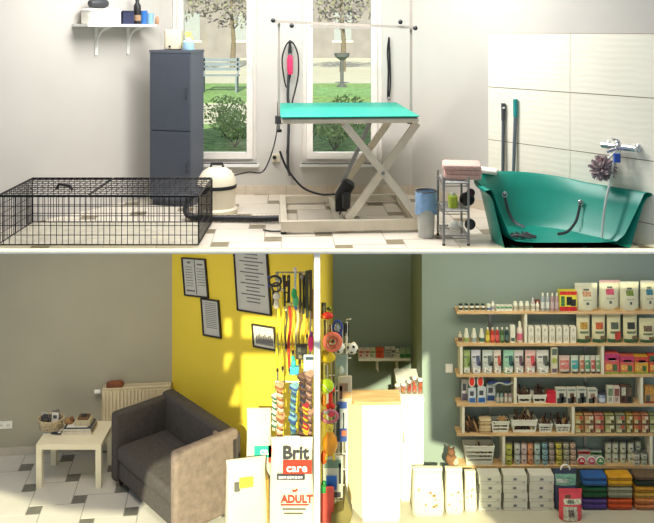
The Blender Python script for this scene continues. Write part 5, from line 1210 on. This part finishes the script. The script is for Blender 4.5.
for k, (px, c, lb) in enumerate([(581.5, (206, 44, 50), 'round tag with a red centre propped on the lowest shelf'), (591.5, (214, 90, 110), 'round tag with a pink centre propped on the lowest shelf'), (600.5, (76, 150, 84), 'round tag with a green centre propped on the lowest shelf')]):
    t = thing('round_tag', lb, 'tag', (PX(px, 7.372), 7.372, BZ[5]+.001), 0, 'round tags on the lowest shelf')
    r = .041
    m = MB(); m.lathe([(r*.96, -.006), (r, 0), (r*.96, .006)], OFFWHITE, 22, T=TR(0, 0, r, 0, PI/2)); m.part('disc', t)
    m = MB(); m.lathe([(r*.8, 0), (r*.8, .002)], col(c, .5), 20, T=TR(0, -.006, r, 0, PI/2)); m.box(-r*.45, r*.45, -.0095, -.0078, r*.85, r*1.1, OFFWHITE); m.box(-r*.25, r*.1, -.0095, -.0078, r*1.15, r*1.45, OFFWHITE); m.part('centre', t)
for a, b, y, c, lb in ((578, 590, 448.5, (200, 50, 50), 'red and white box behind the round tags'), (590.5, 602, 449.5, (60, 130, 70), 'green and white box behind the round tags')):
    item(mk_box, a, b, y, 5, .05, lb, 'box', None, 'treat_box', (200, 200, 190), [(0, 1, .75, 1, c), (.2, .8, .8, .92, (220, 220, 210))], frac=1, Y=7.424)
gc = [(604.3, 610.5), (611.2, 617.4), (618.8, 625), (626.6, 632.8), (634.6, 641)]
for k, (a, b) in enumerate(gc):
    w = (b-a)/800*7.437; hh = .094
    for l in (0, 1): clone_or('gc', can(w, hh, (196, 200, 172)), (PX((a+b)/2, 7.450), 7.457 if k > 3 else 7.430, BZ[5]+.0006+l*(hh+.004)), 'plain sage green can in the tall double row on the lowest shelf', 'can', 'plain sage cans on the lowest shelf')
for k, (a, b) in enumerate([(632.6, 640.4), (641.6, 648)]):
    w = (b-a)/800*7.372; hh = .055
    for l in (0, 1): clone_or('pc%d' % k, can(w, hh, ((200, 196, 170), (176, 180, 156))[k]), (PX((a+b)/2, 7.372), 7.395, BZ[5]+.0006+l*(hh+.003)), ('broad cream can, %s of its pair in front of the sage cans', 'grey-green squat can, %s of its pair against the last upright')[k] % ('lower', 'upper')[l], 'can', 'squat cans on the lowest shelf')

# ---- stacks on the floor
def fbox(px0, px1, y0, y1, Y): return (px1-px0)/800*Y, (y1-y0)/800*Y
CAR = mat('white_carton_board', (214, 214, 200), .6, var=.03)
for s_, (a, b) in enumerate([(479, 501.5), (503.5, 527.5), (529.5, 554)]):
    Y = 7.16; w = (b-a)/800*Y*.97; hh = .0785
    for l in range(4):
        def f(loc, w=w, hh=hh):
            t = thing('white_carton', None, None, loc)
            m = MB(); m.box(-w/2, w/2, -.06, .06, 0, hh*.96, CAR); m.box(-w/2, w/2, -.0605, -.06, hh*.3, hh*.32, INK)
            m.part('carton', t)
            m = MB(); decal(m, -.02, .012, hh*.42, hh*.68, -.0605, (126, 132, 136)); decal(m, w*.3, w*.42, hh*.12, hh*.22, -.0605, (150, 154, 150)); m.part('print', t); return t
        clone_or('wc%d' % s_, f, (PX((a+b)/2, Y)+.004*((l*7+s_) % 3-1), Y+.06, .001+l*hh), '%s white carton in the carton stack %s' % (('bottommost', 'second', 'third', 'topmost')[l], ('beside the sunlit sacks', 'between two other carton stacks', 'beside the pink bag')[s_]), 'carton', 'white cartons stacked on the floor')
def softpack(px0, px1, y0, y1, c, lb, Y=7.16, d=.12, seed=0):
    w, h = fbox(px0, px1, y0, y1, Y); z = max(.001, PZ(y1, Y))
    t = thing('folded_bed', lb, 'folded cushion', (PX((px0+px1)/2, Y), Y+d/2, z), 0)
    m = MB(); r = random.Random(seed); n = 14; vs = []; fs = []
    fab = mat('bedcloth_%02x%02x%02x' % c, c, .85, var=.14, scale=14, bump=.5, bscale=30)
    soft(m, -w/2, w/2, -d/2, d/2, 0, h*.93, fab, min(.028, h*.42))
    m.v = [Vector((v.x, v.y, v.z+(.008*math.sin(v.x*30+seed)) if v.z > h*.5 else v.z)) for v in m.v]
    m.part('cover', t)
    m = MB(); m.tube([(-w/2*.96, -d/2-.001, h*.45), (0, -d/2-.002, h*.42), (w/2*.96, -d/2-.001, h*.45)], .0035, col(tuple(int(v*.6) for v in c)), 5); m.part('seam', t)
    return t
ys = 468.0
def column(px0, px1, specs, y_top, y_bot, Y=7.16):
    n = len(specs); hz = (y_bot-y_top)/n
    z = .001; H_ = .315; h1 = H_/n
    for k, (c, lb) in enumerate(specs[::-1]):
        w = (px1-px0)/800*Y; t = softpack(px0, px1, 0, h1*800/Y, c, lb, Y, seed=k*3+int(px0)); t.location.z = z; z += h1
column(583, 607.5, [((36, 88, 150), 'blue folded cushion on top of the blue, green and purple stack'), ((44, 96, 156), 'blue folded cushion second in the blue, green and purple stack'), ((24, 84, 44), 'dark green folded cushion third in the blue, green and purple stack'), ((20, 76, 40), 'dark green folded cushion fourth in the blue, green and purple stack'), ((84, 62, 130), 'purple folded cushion fifth in the blue, green and purple stack'), ((78, 58, 126), 'purple folded cushion at the bottom of the blue, green and purple stack')], 467, 513)
column(608.5, 633, [((206, 150, 24), 'yellow folded cushion on top of the yellow, grey and orange stack'), ((206, 156, 30), 'yellow folded cushion second in the yellow, grey and orange stack'), ((150, 150, 130), 'grey folded cushion third in the yellow, grey and orange stack'), ((142, 144, 120), 'grey-green folded cushion fourth in the yellow, grey and orange stack'), ((206, 84, 34), 'orange folded cushion fifth in the yellow, grey and orange stack'), ((200, 78, 34), 'orange folded cushion at the bottom of the yellow, grey and orange stack')], 469, 513)
column(635.5, 660, [((104, 84, 62), 'brown patterned cushion on top of the stack at the outer end'), ((34, 46, 32), 'blackish green cushion second in the stack at the outer end'), ((196, 140, 36), 'yellow ochre cushion third in the stack at the outer end'), ((190, 150, 60), 'pale yellow cushion fourth in the stack at the outer end'), ((206, 130, 70), 'light orange cushion fifth in the stack at the outer end'), ((196, 120, 70), 'light orange cushion at the bottom of the stack at the outer end')], 471, 514)
# bags
def bigpouch(px0, px1, yt, Y, d, c, decs, lb, nm, cat, handle=False, z0=.001, rz=0):
    w = (px1-px0)/800*Y; h = PZ(yt, Y+d*.3)-z0
    t = thing(nm, lb, cat, (PX((px0+px1)/2, Y), Y+d/2, z0), rz)
    pouch_mb(w, h*.95, d, c, decs).part('bag', t)
    m = MB(); m.box(-w/2, w/2, -.004, .004, h*.9, h, col(c, .5)); m.part('top_seal', t)
    if handle: m = MB(); m.tube([(math.cos(a)*w*.2, 0, h*.97+math.sin(a)*h*.12) for a in [i*PI/9 for i in range(10)]], .008, OFFWHITE, 6); m.part('carry_handle', t)
    return t
bigpouch(556, 579, 470, 7.12, .14, (60, 70, 96), [(.05, .95, .66, .92, (120, 170, 150)), (.1, .9, .72, .8, (206, 214, 206)), (.1, .5, .3, .62, (50, 52, 90)), (.5, .9, .2, .6, (96, 60, 110)), (.1, .9, .05, .2, (70, 56, 60))], 'dark blue pet food bag with a white handle behind the pink one', 'handled_bag', 'bag', True)
bigpouch(560.5, 583.5, 490, 6.99, .1, (222, 76, 92), [(.18, .95, .56, .74, (216, 216, 190)), (.35, .8, .6, .7, (60, 130, 110)), (.15, .75, .02, .5, (196, 196, 176)), (.35, .6, .15, .4, (150, 130, 130)), (.25, .5, .76, .86, (110, 80, 60))], 'pink pet food bag with a cream label in front of the stacks', 'pink_food_bag', 'bag')
# sunlit sacks
SUNS = mat('sunlit_white_sack', (212, 206, 182), .5, var=.05, bump=.6, bscale=12)
PRN = mat('faint_print', (150, 112, 64), .6, var=.3, scale=40)
def ssack(px0, px1, yt, Y, d, lb, seed):
    w = (px1-px0)/800*Y; h = PZ(yt, Y+d*.4)
    t = thing('litter_sack', lb, 'sack', (PX((px0+px1)/2, Y), Y+d/2, .001))
    sack_mesh(w, d, h, SUNS, seed, pinch=.5).part('bag', t)
    r = random.Random(seed); m = MB()
    for k in range(7):
        x = r.uniform(-.36, .3)*w; z = r.uniform(.12, .7)*h; m.box(x, x+r.uniform(.04, .12)*w, -d/2*1.06, -d/2*.9, z, z+r.uniform(.02, .06)*h, PRN)
    m.part('print', t)
ssack(412.5, 444.5, 468, 7.05, .15, 'widest sunlit white sack, nearest the white counter', 41)
ssack(445.5, 464, 468, 7.08, .15, 'sunlit white sack, middle of the three beside the counter', 42)
ssack(465, 477, 471, 7.12, .12, 'narrow sunlit white sack beside the first carton stack', 43)
m = MB(); m.ball((0, 0, .05), .05, mat('brown_plush', (130, 92, 60), .9, var=.2), 12, (1, .9, 1.1)); m.ball((.0, -.01, .115), .035, mat('brown_plush_b', (110, 76, 50), .9, var=.2), 10); m.ball((.035, -.02, .04), .03, mat('cream_plush', (206, 186, 150), .9), 10)
m.ball((-.02, 0, .15), .012, mat('brown_plush_b', (110, 76, 50), .9), 8); m.ball((.02, 0, .15), .012, mat('brown_plush_b', (110, 76, 50), .9), 8)
tag(m.part('plush_toy', loc=(PX(452, 7.15), 7.19, PZ(464, 7.19)-.006)), 'small brown plush toy on top of the middle sunlit sack', 'toy')
# switch
t = thing('light_switch', 'cream double light switch on the wall beside the shelving', 'switch', (PX(449, Y0), Y0, PZ(368, Y0)))
m = MB(); m.rbox(-.035, .035, -.012, 0, -.04, .04, OFFWHITE, .006); m.part('plate', t)
for x in (-.014, .014): m = MB(); m.box(x-.012, x+.012, -.017, -.0125, -.025, .025, WHITE); m.part('rocker', t)

# ---- small wall shelf on the deep wall
YS = 8.3; zs = PZ(359, YS)
t = thing('small_wall_shelf', 'small white wall shelf with treat packs above the counter', 'shelf', (PX(384.5, YS), YS, zs))
hw = (411-359)/2/800*YS
m = MB(); m.box(-hw, hw, 0, .18, -.022, 0, WHITE); m.part('board', t)
for px in (378, 398):
    x = (px-384.5)/800*YS; m = MB(); m.box(x-.012, x+.012, .168, .18, -.18, -.022, WHITE); m.box(x-.012, x+.012, .02, .168, -.034, -.022, WHITE)
    m.tube([(x, .16-.13*math.sin(a), -.034-.11*(1-math.cos(a))) for a in [i*PI/14 for i in range(8)]], .007, WHITE, 5); m.part('bracket', t)
YP = 8.32
for k, (a, b, y, c, q, lb) in enumerate([(358.5, 364.5, 347.5, (206, 190, 180), (180, 90, 80), 'cream pack with a maroon stripe, first on the small wall shelf'), (365, 370, 347.5, (206, 200, 186), (170, 80, 80), 'cream pack with a pink stripe, second on the small wall shelf'), (370.5, 375.5, 347.5, (200, 200, 170), (100, 140, 90), 'cream pack with a green stripe, third on the small wall shelf'), (376, 384, 347, (206, 84, 44), (160, 50, 36), 'orange pack in the middle of the small wall shelf'), (385, 391, 346.5, (190, 190, 186), (52, 56, 62), 'white and black striped pack on the small wall shelf'), (391.6, 395.2, 346.5, (200, 200, 190), (70, 74, 76), 'narrow white pack with a dark top on the small wall shelf'), (395.8, 399.4, 348.5, (214, 214, 200), (150, 160, 150), 'narrow plain white pack on the small wall shelf'), (400, 405, 347, (150, 170, 150), (36, 110, 60), 'white and green pack near the end of the small wall shelf'), (405.5, 410.3, 347, (130, 160, 130), (40, 120, 56), 'green-bottomed pack at the end of the small wall shelf')]):
    w = (b-a)/800*YP*.95; h = PZ(y, YP+.05)-zs
    dd = [(0, 1, .0, .42, q)] if k > 6 else ([(.0, 1, .15+.2*j, .25+.2*j, q) for j in range(4)] if k == 4 else [(.1, .9, .55, .8, q), (.2, .6, .15, .4, q)])
    tt = mk_box('treat_pack', w, h, .05, c, dd)((PX((a+b)/2, YP), YP+.03, zs+.0006)); tag(tt, lb, 'pack', 'packs on the small wall shelf')

# ---- counter
CW = mat('white_counter', (228, 226, 214), .5, var=.02)
Yc = 6.98; cx0, cx1 = PX(362, Yc), PX(400, Yc); ctz = PZ(401, Yc)
t = thing('counter', 'white shop counter with a birch top standing in the sunlight', 'counter', (cx0, Yc, 0))
m = MB(); dC = .22
m.prism([(0, 0), (cx1-cx0, 0), (cx1-cx0, dC), (-.12, dC)], .04, ctz-.03, CW); m.prism([(.01, .02), (cx1-cx0-.01, .02), (cx1-cx0-.01, dC), (0, dC)], 0, .04, OFFWHITE); m.part('body', t)
m = MB(); m.prism([(-.07, -.015), (cx1-cx0+.01, -.015), (cx1-cx0+.01, dC+.0), (-.17, dC+.0)], ctz-.03, ctz, BOARD); m.part('countertop', t)
m = MB(); xg = (372-362)/800*Yc; zg = PZ(505, Yc-.01)
m.box(xg, xg+.085, -.008, 0, zg, zg+.2, WHITE)
for k in range(9): m.box(xg+.01, xg+.075, -.011, -.008, zg+.015+k*.02, zg+.025+k*.02, OFFWHITE)
m.part('vent_grille', t)
m = MB(); m.box(.27, .30, -.012, 0, .42, .54, WHITE); m.part('handle', t)
ex0 = cx1+.03; ex1 = PX(424, 7.45)
t = thing('low_cupboard', 'white cupboard set back between the counter and the shelf wall', 'cupboard', (ex0, 7.28, 0))
ez = PZ(398, 7.28)
m = MB(); m.box(0, XR-ex0-.012, 0, .62, .03, ez-.025, CW); m.box(.01, XR-ex0-.02, .02, .6, 0, .03, OFFWHITE); m.part('body', t)
m = MB(); m.box(-.005, XR-ex0-.008, -.015, .63, ez-.025, ez, WHITE); m.part('top', t)
m = MB(); m.box(.006, XR-ex0-.02, -.012, -.0005, .05, ez-.04, CW); d = m.part('door', t)
m = MB(); m.tube([(.03, -.012, .55), (.03, -.03, .56), (.03, -.03, .64), (.03, -.012, .65)], .005, STEEL, 6); m.part('handle', d)
CLR = glass_mat('clear_plastic', (236, 232, 224), .12)
for k, (a, b, y, c, lb) in enumerate([(394.5, 400.5, 385, (170, 150, 140), 'clear jar of pale treats nearest the counter'), (401, 406.5, 384, (190, 120, 84), 'clear jar of orange treats, second beside the counter'), (407, 412, 381, (176, 70, 50), 'clear jar of red treats in the middle of the jars'), (412.5, 417.5, 377, (206, 96, 60), 'taller clear jar of orange treats'), (418, 423.5, 379, (206, 110, 76), 'clear jar of peach treats beside the wall edge')]):
    Yj = 7.33; w = (b-a)/800*Yj*.94; h = PZ(y, Yj+.03)-ez; r = w/2
    t = thing('treat_jar', lb, 'jar', (PX((a+b)/2, Yj), Yj+.04, ez+.0006), 0, 'treat jars on the cupboard')
    m = MB(); m.lathe([(r*.95, 0), (r, .004), (r, h*.8), (r*.8, h*.86)], CLR, 16, cap=False); m.lathe([(.001, .001), (r*.95, .001)], CLR, 16, cap=False); m.part('jar_glass', t)
    m = MB(); rr = random.Random(k)
    for q in range(26):
        an = rr.uniform(0, 2*PI); ra = r*.68*math.sqrt(rr.random()); z = .012+rr.random()*h*.62; m.ball((ra*math.cos(an), ra*math.sin(an), z), .0085, col(tuple(max(0, min(255, v+rr.randint(-1, 1)*24)) for v in c), .7), 6)
    o = m.part('treats', t); o['kind'] = 'stuff'
    m = MB(); m.lathe([(r*.86, h*.85), (r*.88, h*.97), (r*.8, h)], OFFWHITE, 16); m.part('lid', t)

# ---- display stand with toys at the partition
YD = 6.50
t = thing('display_stand', 'slim white wire display stand of toys beside the yellow wall edge', 'display stand', (PX(341, YD), YD+.16, 0))
m = MB(); xl, xr_ = PX(327.5, YD)-PX(341, YD), PX(347, YD)-PX(341, YD); zt0 = PZ(322, YD+.16)
for x in (xl, xr_): m.tube([(x, 0, .03), (x, 0, zt0)], .009, WHITE, 8)
for k in range(13): z = .25+k*(zt0-.3)/12; m.tube([(xl, 0, z), (xr_, 0, z)], .004, WHITE, 6)
for k in range(1, 5): x = xl+(xr_-xl)*k/5; m.tube([(x, 0, .2), (x, 0, zt0-.02)], .003, WHITE, 5)
m.part('grid', t)
m = MB(); m.box(xl-.02, xr_+.02, -.14, .14, 0, .03, OFFWHITE); m.part('base', t)
for z in (.45, .62, .85, 1.05, 1.25, 1.5, 1.65):
    for x in (xl+.05, (xl+xr_)/2, xr_-.01):
        m = MB(); m.tube([(x, 0, z), (x, -.13, z), (x, -.14, z+.012)], .003, STEEL, 5); m.part('peg', t)
for py in (321, 360):
    m = MB(); z = PZ(py, YD+.1); m.tube([(xr_, 0, z-.01), (xr_+.035, -.03, z+.005)], .005, WHITE, 6); m.part('peg', t)
G = gadget
G(320.5, 326, 303, 315, 6.5, col((44, 46, 44)), 'black carded toy at the top of the display stand by the yellow wall', 'carded_toy', 'toy', [('plate', 0, 0, .5, .6, (96, 100, 70), 'print')])
G(326, 332, 305, 311, 6.52, None, 'small green and black clip toy at the top of the stand', 'clip_toy', 'toy', [('ball', 0, 0, .9, .6, (60, 80, 50), 'body'), ('ball', .2, .2, .3, .3, (160, 190, 80), 'tip')])
G(321, 334, 311, 319, 6.47, None, 'red rubber toy near the top of the display stand', 'rubber_toy', 'toy', [('ball', 0, 0, .9, .9, (214, 48, 34), 'body'), ('ball', -.3, -.1, .5, .5, (226, 120, 40), 'tip')])
G(322, 331, 319, 336, 6.5, None, 'dark and pale rope dangling under the red rubber toy', 'rope_tug', 'toy', [('tube', -.2, 0, .25, .95, (60, 56, 52), 'rope'), ('tube', .15, .05, .25, .8, (190, 176, 120), 'rope'), ('tube', .4, -.1, .2, .6, (120, 50, 44), 'rope')])
G(332, 343, 319, 337, 6.46, None, 'blue and grey ball thrower pack on the display stand', 'toy_pack', 'toy', [('ring', 0, .1, .8, .7, (40, 66, 150), 'ring'), ('ball', 0, .05, .45, .45, (150, 160, 166), 'ball'), ('box', .2, -.38, .5, .16, (36, 60, 140), 'clip')])
G(342, 350, 322, 336, 6.5, None, 'black brush toy with a grey stem on the outer peg of the stand', 'brush_toy', 'toy', [('box', -.1, 0, .5, .8, (36, 40, 38), 'body'), ('tube', .3, 0, .2, .95, (60, 66, 50), 'stem'), ('ball', .0, -.3, .4, .2, (130, 136, 120), 'tip')])
G(323, 340, 332, 350, 6.40, None, 'coral ring toy hanging in front of the footballs', 'ring_toy', 'toy', [('ring', .05, 0, .95, .92, (232, 120, 90), 'outer_ring'), ('ring', .05, 0, .52, .5, (206, 96, 76), 'inner_ring'), ('ball', .05, 0, .2, .2, (120, 60, 52), 'core')])
def football(px, py, rp, Y, lb):
    r = rp/800*Y; t = thing('toy_football', lb, 'ball', tuple(W(px, py, Y)))
    m = MB(); m.ball((0, 0, 0), r, mat('football_white', (222, 222, 206), .4, var=.02), 20); m.part('ball', t)
    m = MB(); ph = (1+5**.5)/2
    for v in [(0, 1, ph), (0, -1, ph), (0, 1, -ph), (0, -1, -ph), (1, ph, 0), (-1, ph, 0), (1, -ph, 0), (-1, -ph, 0), (ph, 0, 1), (-ph, 0, 1), (ph, 0, -1), (-ph, 0, -1)]:
        d = Vector(v).normalized(); d = Matrix.Rotation(.5, 3, 'X') @ Matrix.Rotation(.4, 3, 'Z') @ d; u = d.orthogonal().normalized(); w = d.cross(u)
        P = [d*r*1.012+(u*math.cos(i*2*PI/5)+w*math.sin(i*2*PI/5))*r*.3 for i in range(5)]; P = [p.normalized()*r*1.012 for p in P]
        m.add(P+[d*r*1.03], [(i, (i+1) % 5, 5) for i in range(5)], BLACK)
    m.part('black_patches', t)
football(339, 347, 6.2, 6.46, 'black and white toy football nearest the coral ring')
football(352.3, 348, 5.9, 6.5, 'black and white toy football on the outer peg of the stand')
G(321, 336, 350, 363, 6.42, None, 'bright yellow rubber toy on the display stand below the coral ring', 'rubber_toy', 'toy', [('ball', 0, 0, .95, .85, (226, 196, 24), 'body'), ('ball', -.2, .35, .5, .4, (196, 160, 20), 'head')])
G(335, 347, 354, 385, 6.5, col((170, 186, 166)), 'pale green clear blister pack on the display stand', 'blister_pack', 'pack', [('plate', 0, .25, .8, .3, (150, 172, 156), 'print'), ('plate', .1, -.2, .6, .4, (190, 196, 170), 'print'), ('ball', 0, 0, .5, .3, (196, 206, 190), 'bubble')])
G(321, 329, 363, 379, 6.48, col((150, 140, 70)), 'olive carded toy below the yellow rubber toy', 'carded_toy', 'toy', [('plate', .1, .1, .3, .6, (96, 90, 60), 'print'), ('tube', .3, 0, .2, .8, (190, 190, 180), 'stick')])
G(338, 352, 376, 402, 6.46, col((206, 196, 166)), 'beige toy package with a brown picture on the display stand', 'toy_package', 'pack', [('plate', -.1, .1, .6, .3, (150, 120, 90), 'print'), ('plate', .1, -.2, .7, .25, (190, 150, 100), 'print'), ('plate', -.3, -.1, .2, .5, (110, 76, 60), 'print')])
t = thing('tennis_ball', 'yellow-green tennis ball on the display stand', 'ball', tuple(W(327, 386, 6.40)))
m = MB(); m.ball((0, 0, 0), .054, mat('tennis_felt', (190, 226, 40), .95, var=.1, bump=.5, bscale=300), 20); m.part('felt_ball', t)
m = MB(); m.tube([Vector((math.cos(a)*.85, math.sin(a)*.85, .5*math.sin(2*a))).normalized()*.054 for a in [i*PI/18 for i in range(36)]], .0022, OFFWHITE, 5, closed=True); m.part('seam', t)
G(325, 336, 386, 408, 6.44, None, 'red rubber bone toy under the tennis ball', 'bone_toy', 'toy', [('bone', 0, 0, .9, .95, (226, 44, 24), 'bone')])
G(321, 326, 393, 406, 6.46, None, 'orange rubber toy behind the red bone', 'rubber_toy', 'toy', [('ball', 0, 0, .9, .95, (226, 140, 50), 'body')])
G(321, 338, 408, 422, 6.42, None, 'pink and grey plush ring toy on the display stand', 'plush_ring', 'toy', [('ring', 0, 0, .95, .85, (196, 110, 130), 'ring'), ('ball', .1, .15, .5, .4, (214, 60, 80), 'centre'), ('ball', -.2, .3, .5, .25, (130, 150, 140), 'leaf')])
G(337, 347, 402, 441, 6.44, col((54, 84, 150)), 'tall blue carded toy on the display stand', 'carded_toy', 'toy', [('plate', .12, .1, .7, .5, (190, 196, 190), 'print'), ('plate', -.35, .0, .25, .9, (40, 50, 56), 'print'), ('plate', .2, -.28, .5, .14, (196, 110, 80), 'print'), ('tube', .15, .05, .16, .4, (60, 70, 70), 'toy_body')])
t = thing('rubber_chicken', 'yellow and orange rubber chicken toy on the display stand', 'toy', tuple(W(330, 440, 6.40)))
m = MB(); m.lathe([(.012, -.12), (.045, -.09), (.062, -.04), (.055, .01), (.03, .05), (.02, .08), (.022, .11), (.012, .125)], mat('chicken_orange', (236, 160, 40), .4, var=.1), 16, sy=.8); m.part('body', t)
m = MB(); m.lathe([(.022, .07), (.03, .1), (.028, .125), (.01, .135)], mat('chicken_yellow', (226, 214, 80), .4), 12); m.tube([(0, -.02, .1), (.0, -.045, .098)], [.008, .003], col((226, 120, 30)), 6); m.part('head', t)
for s_ in (-1, 1):
    m = MB(); m.tube([(s_*.02, 0, -.09), (s_*.03, -.01, -.14), (s_*.035, -.02, -.15)], [.014, .009, .012], col((226, 200, 60)), 8); m.part('leg', t)
G(320.5, 329, 448, 466, 6.44, None, 'deep orange rubber toy below the chicken', 'rubber_toy', 'toy', [('ball', 0, 0, .95, .95, (226, 96, 30), 'body'), ('ball', .1, .4, .5, .3, (200, 76, 26), 'head')])
G(322, 343, 456, 497, 6.42, col((206, 208, 190)), 'white carded toy with a blue figure low on the display stand', 'carded_toy', 'toy', [('plate', 0, .33, .8, .2, (110, 140, 120), 'print'), ('box', -.05, -.12, .5, .32, (36, 104, 196), 'blue_figure'), ('ball', -.4, -.2, .3, .26, (40, 150, 80), 'green_ball'), ('plate', .1, -.42, .6, .12, (84, 80, 80), 'print'), ('plate', .35, .1, .12, .5, (60, 62, 64), 'print')])
G(320.5, 334, 487, 522, 6.36, mat('coral_bag', (236, 96, 80), .5), 'coral red bag at the foot of the display stand', 'coral_bag', 'bag', [('box', -.3, .45, .4, .16, (60, 170, 80), 'green_tag')])
m = MB(); OL = mat('olive_cardboard', (122, 112, 62), .8, var=.12)
Yo = 6.45; P = [(331, 505), (343, 500), (345, 483), (352, 505), (348, 516), (349, 524), (331, 524)]
zb_ = PZ(524, Yo)
def wedge(P, y0, y1, mm):
    n = len(P); vs = [(PX(a, Yo)-PX(340, Yo), y0, PZ(b, Yo)-zb_) for a, b in P]+[(PX(a, Yo)-PX(340, Yo), y1, PZ(b, Yo)-zb_) for a, b in P]
    m.add(vs, [tuple(range(n)), tuple(range(n, 2*n))[::-1]]+[(i, (i+1) % n, n+(i+1) % n, n+i) for i in range(n)], mm)
wedge(P, -.02, .12, OL); m.box(-.075, .07, -.02, .12, -zb_+.002, 0.0, OL)
tag(m.part('cardboard_bin', loc=(PX(340, Yo), Yo-.12, zb_)), 'olive cardboard dump bin at the foot of the display stand', 'cardboard bin')
# ================================================================== LIGHT, WORLD, CAMERA
w = bpy.data.worlds.new('sky'); S.world = w; w.use_nodes = True
bg = w.node_tree.nodes['Background']; bg.inputs['Color'].default_value = (.86, .93, 1, 1); bg.inputs['Strength'].default_value = .30
def area(nm, loc, size, power, c, rot=(0, 0, 0), sy=None):
    l = bpy.data.lights.new(nm, 'AREA'); l.energy = power; l.size = size; l.color = c
    if sy: l.shape = 'RECTANGLE'; l.size_y = sy
    o = bpy.data.objects.new(nm, l); COL.objects.link(o); o.location = loc; o.rotation_euler = rot; return o
sl = bpy.data.lights.new('sun', 'SUN'); sl.energy = 5.6; sl.angle = .007; sl.color = (1, .94, .62)
so_ = bpy.data.objects.new('sun', sl); COL.objects.link(so_); so_.rotation_euler = SD.to_track_quat('-Z', 'Y').to_euler(); so_.location = (1, -5, 8)
area('salon_fill_light', (-.3, 5.9, 5.40), 2.6, 86, (1, .97, .94), sy=.5)  # fill light added high in the salon, not a real fitting
area('waiting_room_fill_light', (-2.0, 6.3, 2.70), 1.4, 24, (1, .88, .70), sy=.6)  # unseen area light added to lift the waiting room
area('shop_fill_light', (1.6, 6.4, 2.70), 2.0, 22, (1, .93, .74), sy=.5)  # area light added out of view to brighten the shop
cam = bpy.data.cameras.new('camera'); co = bpy.data.objects.new('camera', cam); COL.objects.link(co)
co.location = (0, 0, EYE); co.rotation_euler = (PI/2, 0, 0)
cam.sensor_width = 36; cam.lens = 36*800/654.0; cam.shift_y = -(261.5-30)/654.0; cam.clip_end = 200
S.camera = co
S.view_settings.view_transform = 'Standard'; S.view_settings.look = 'None'; S.view_settings.exposure = 0.55; S.view_settings.gamma = 1
S.view_settings.use_curve_mapping = False
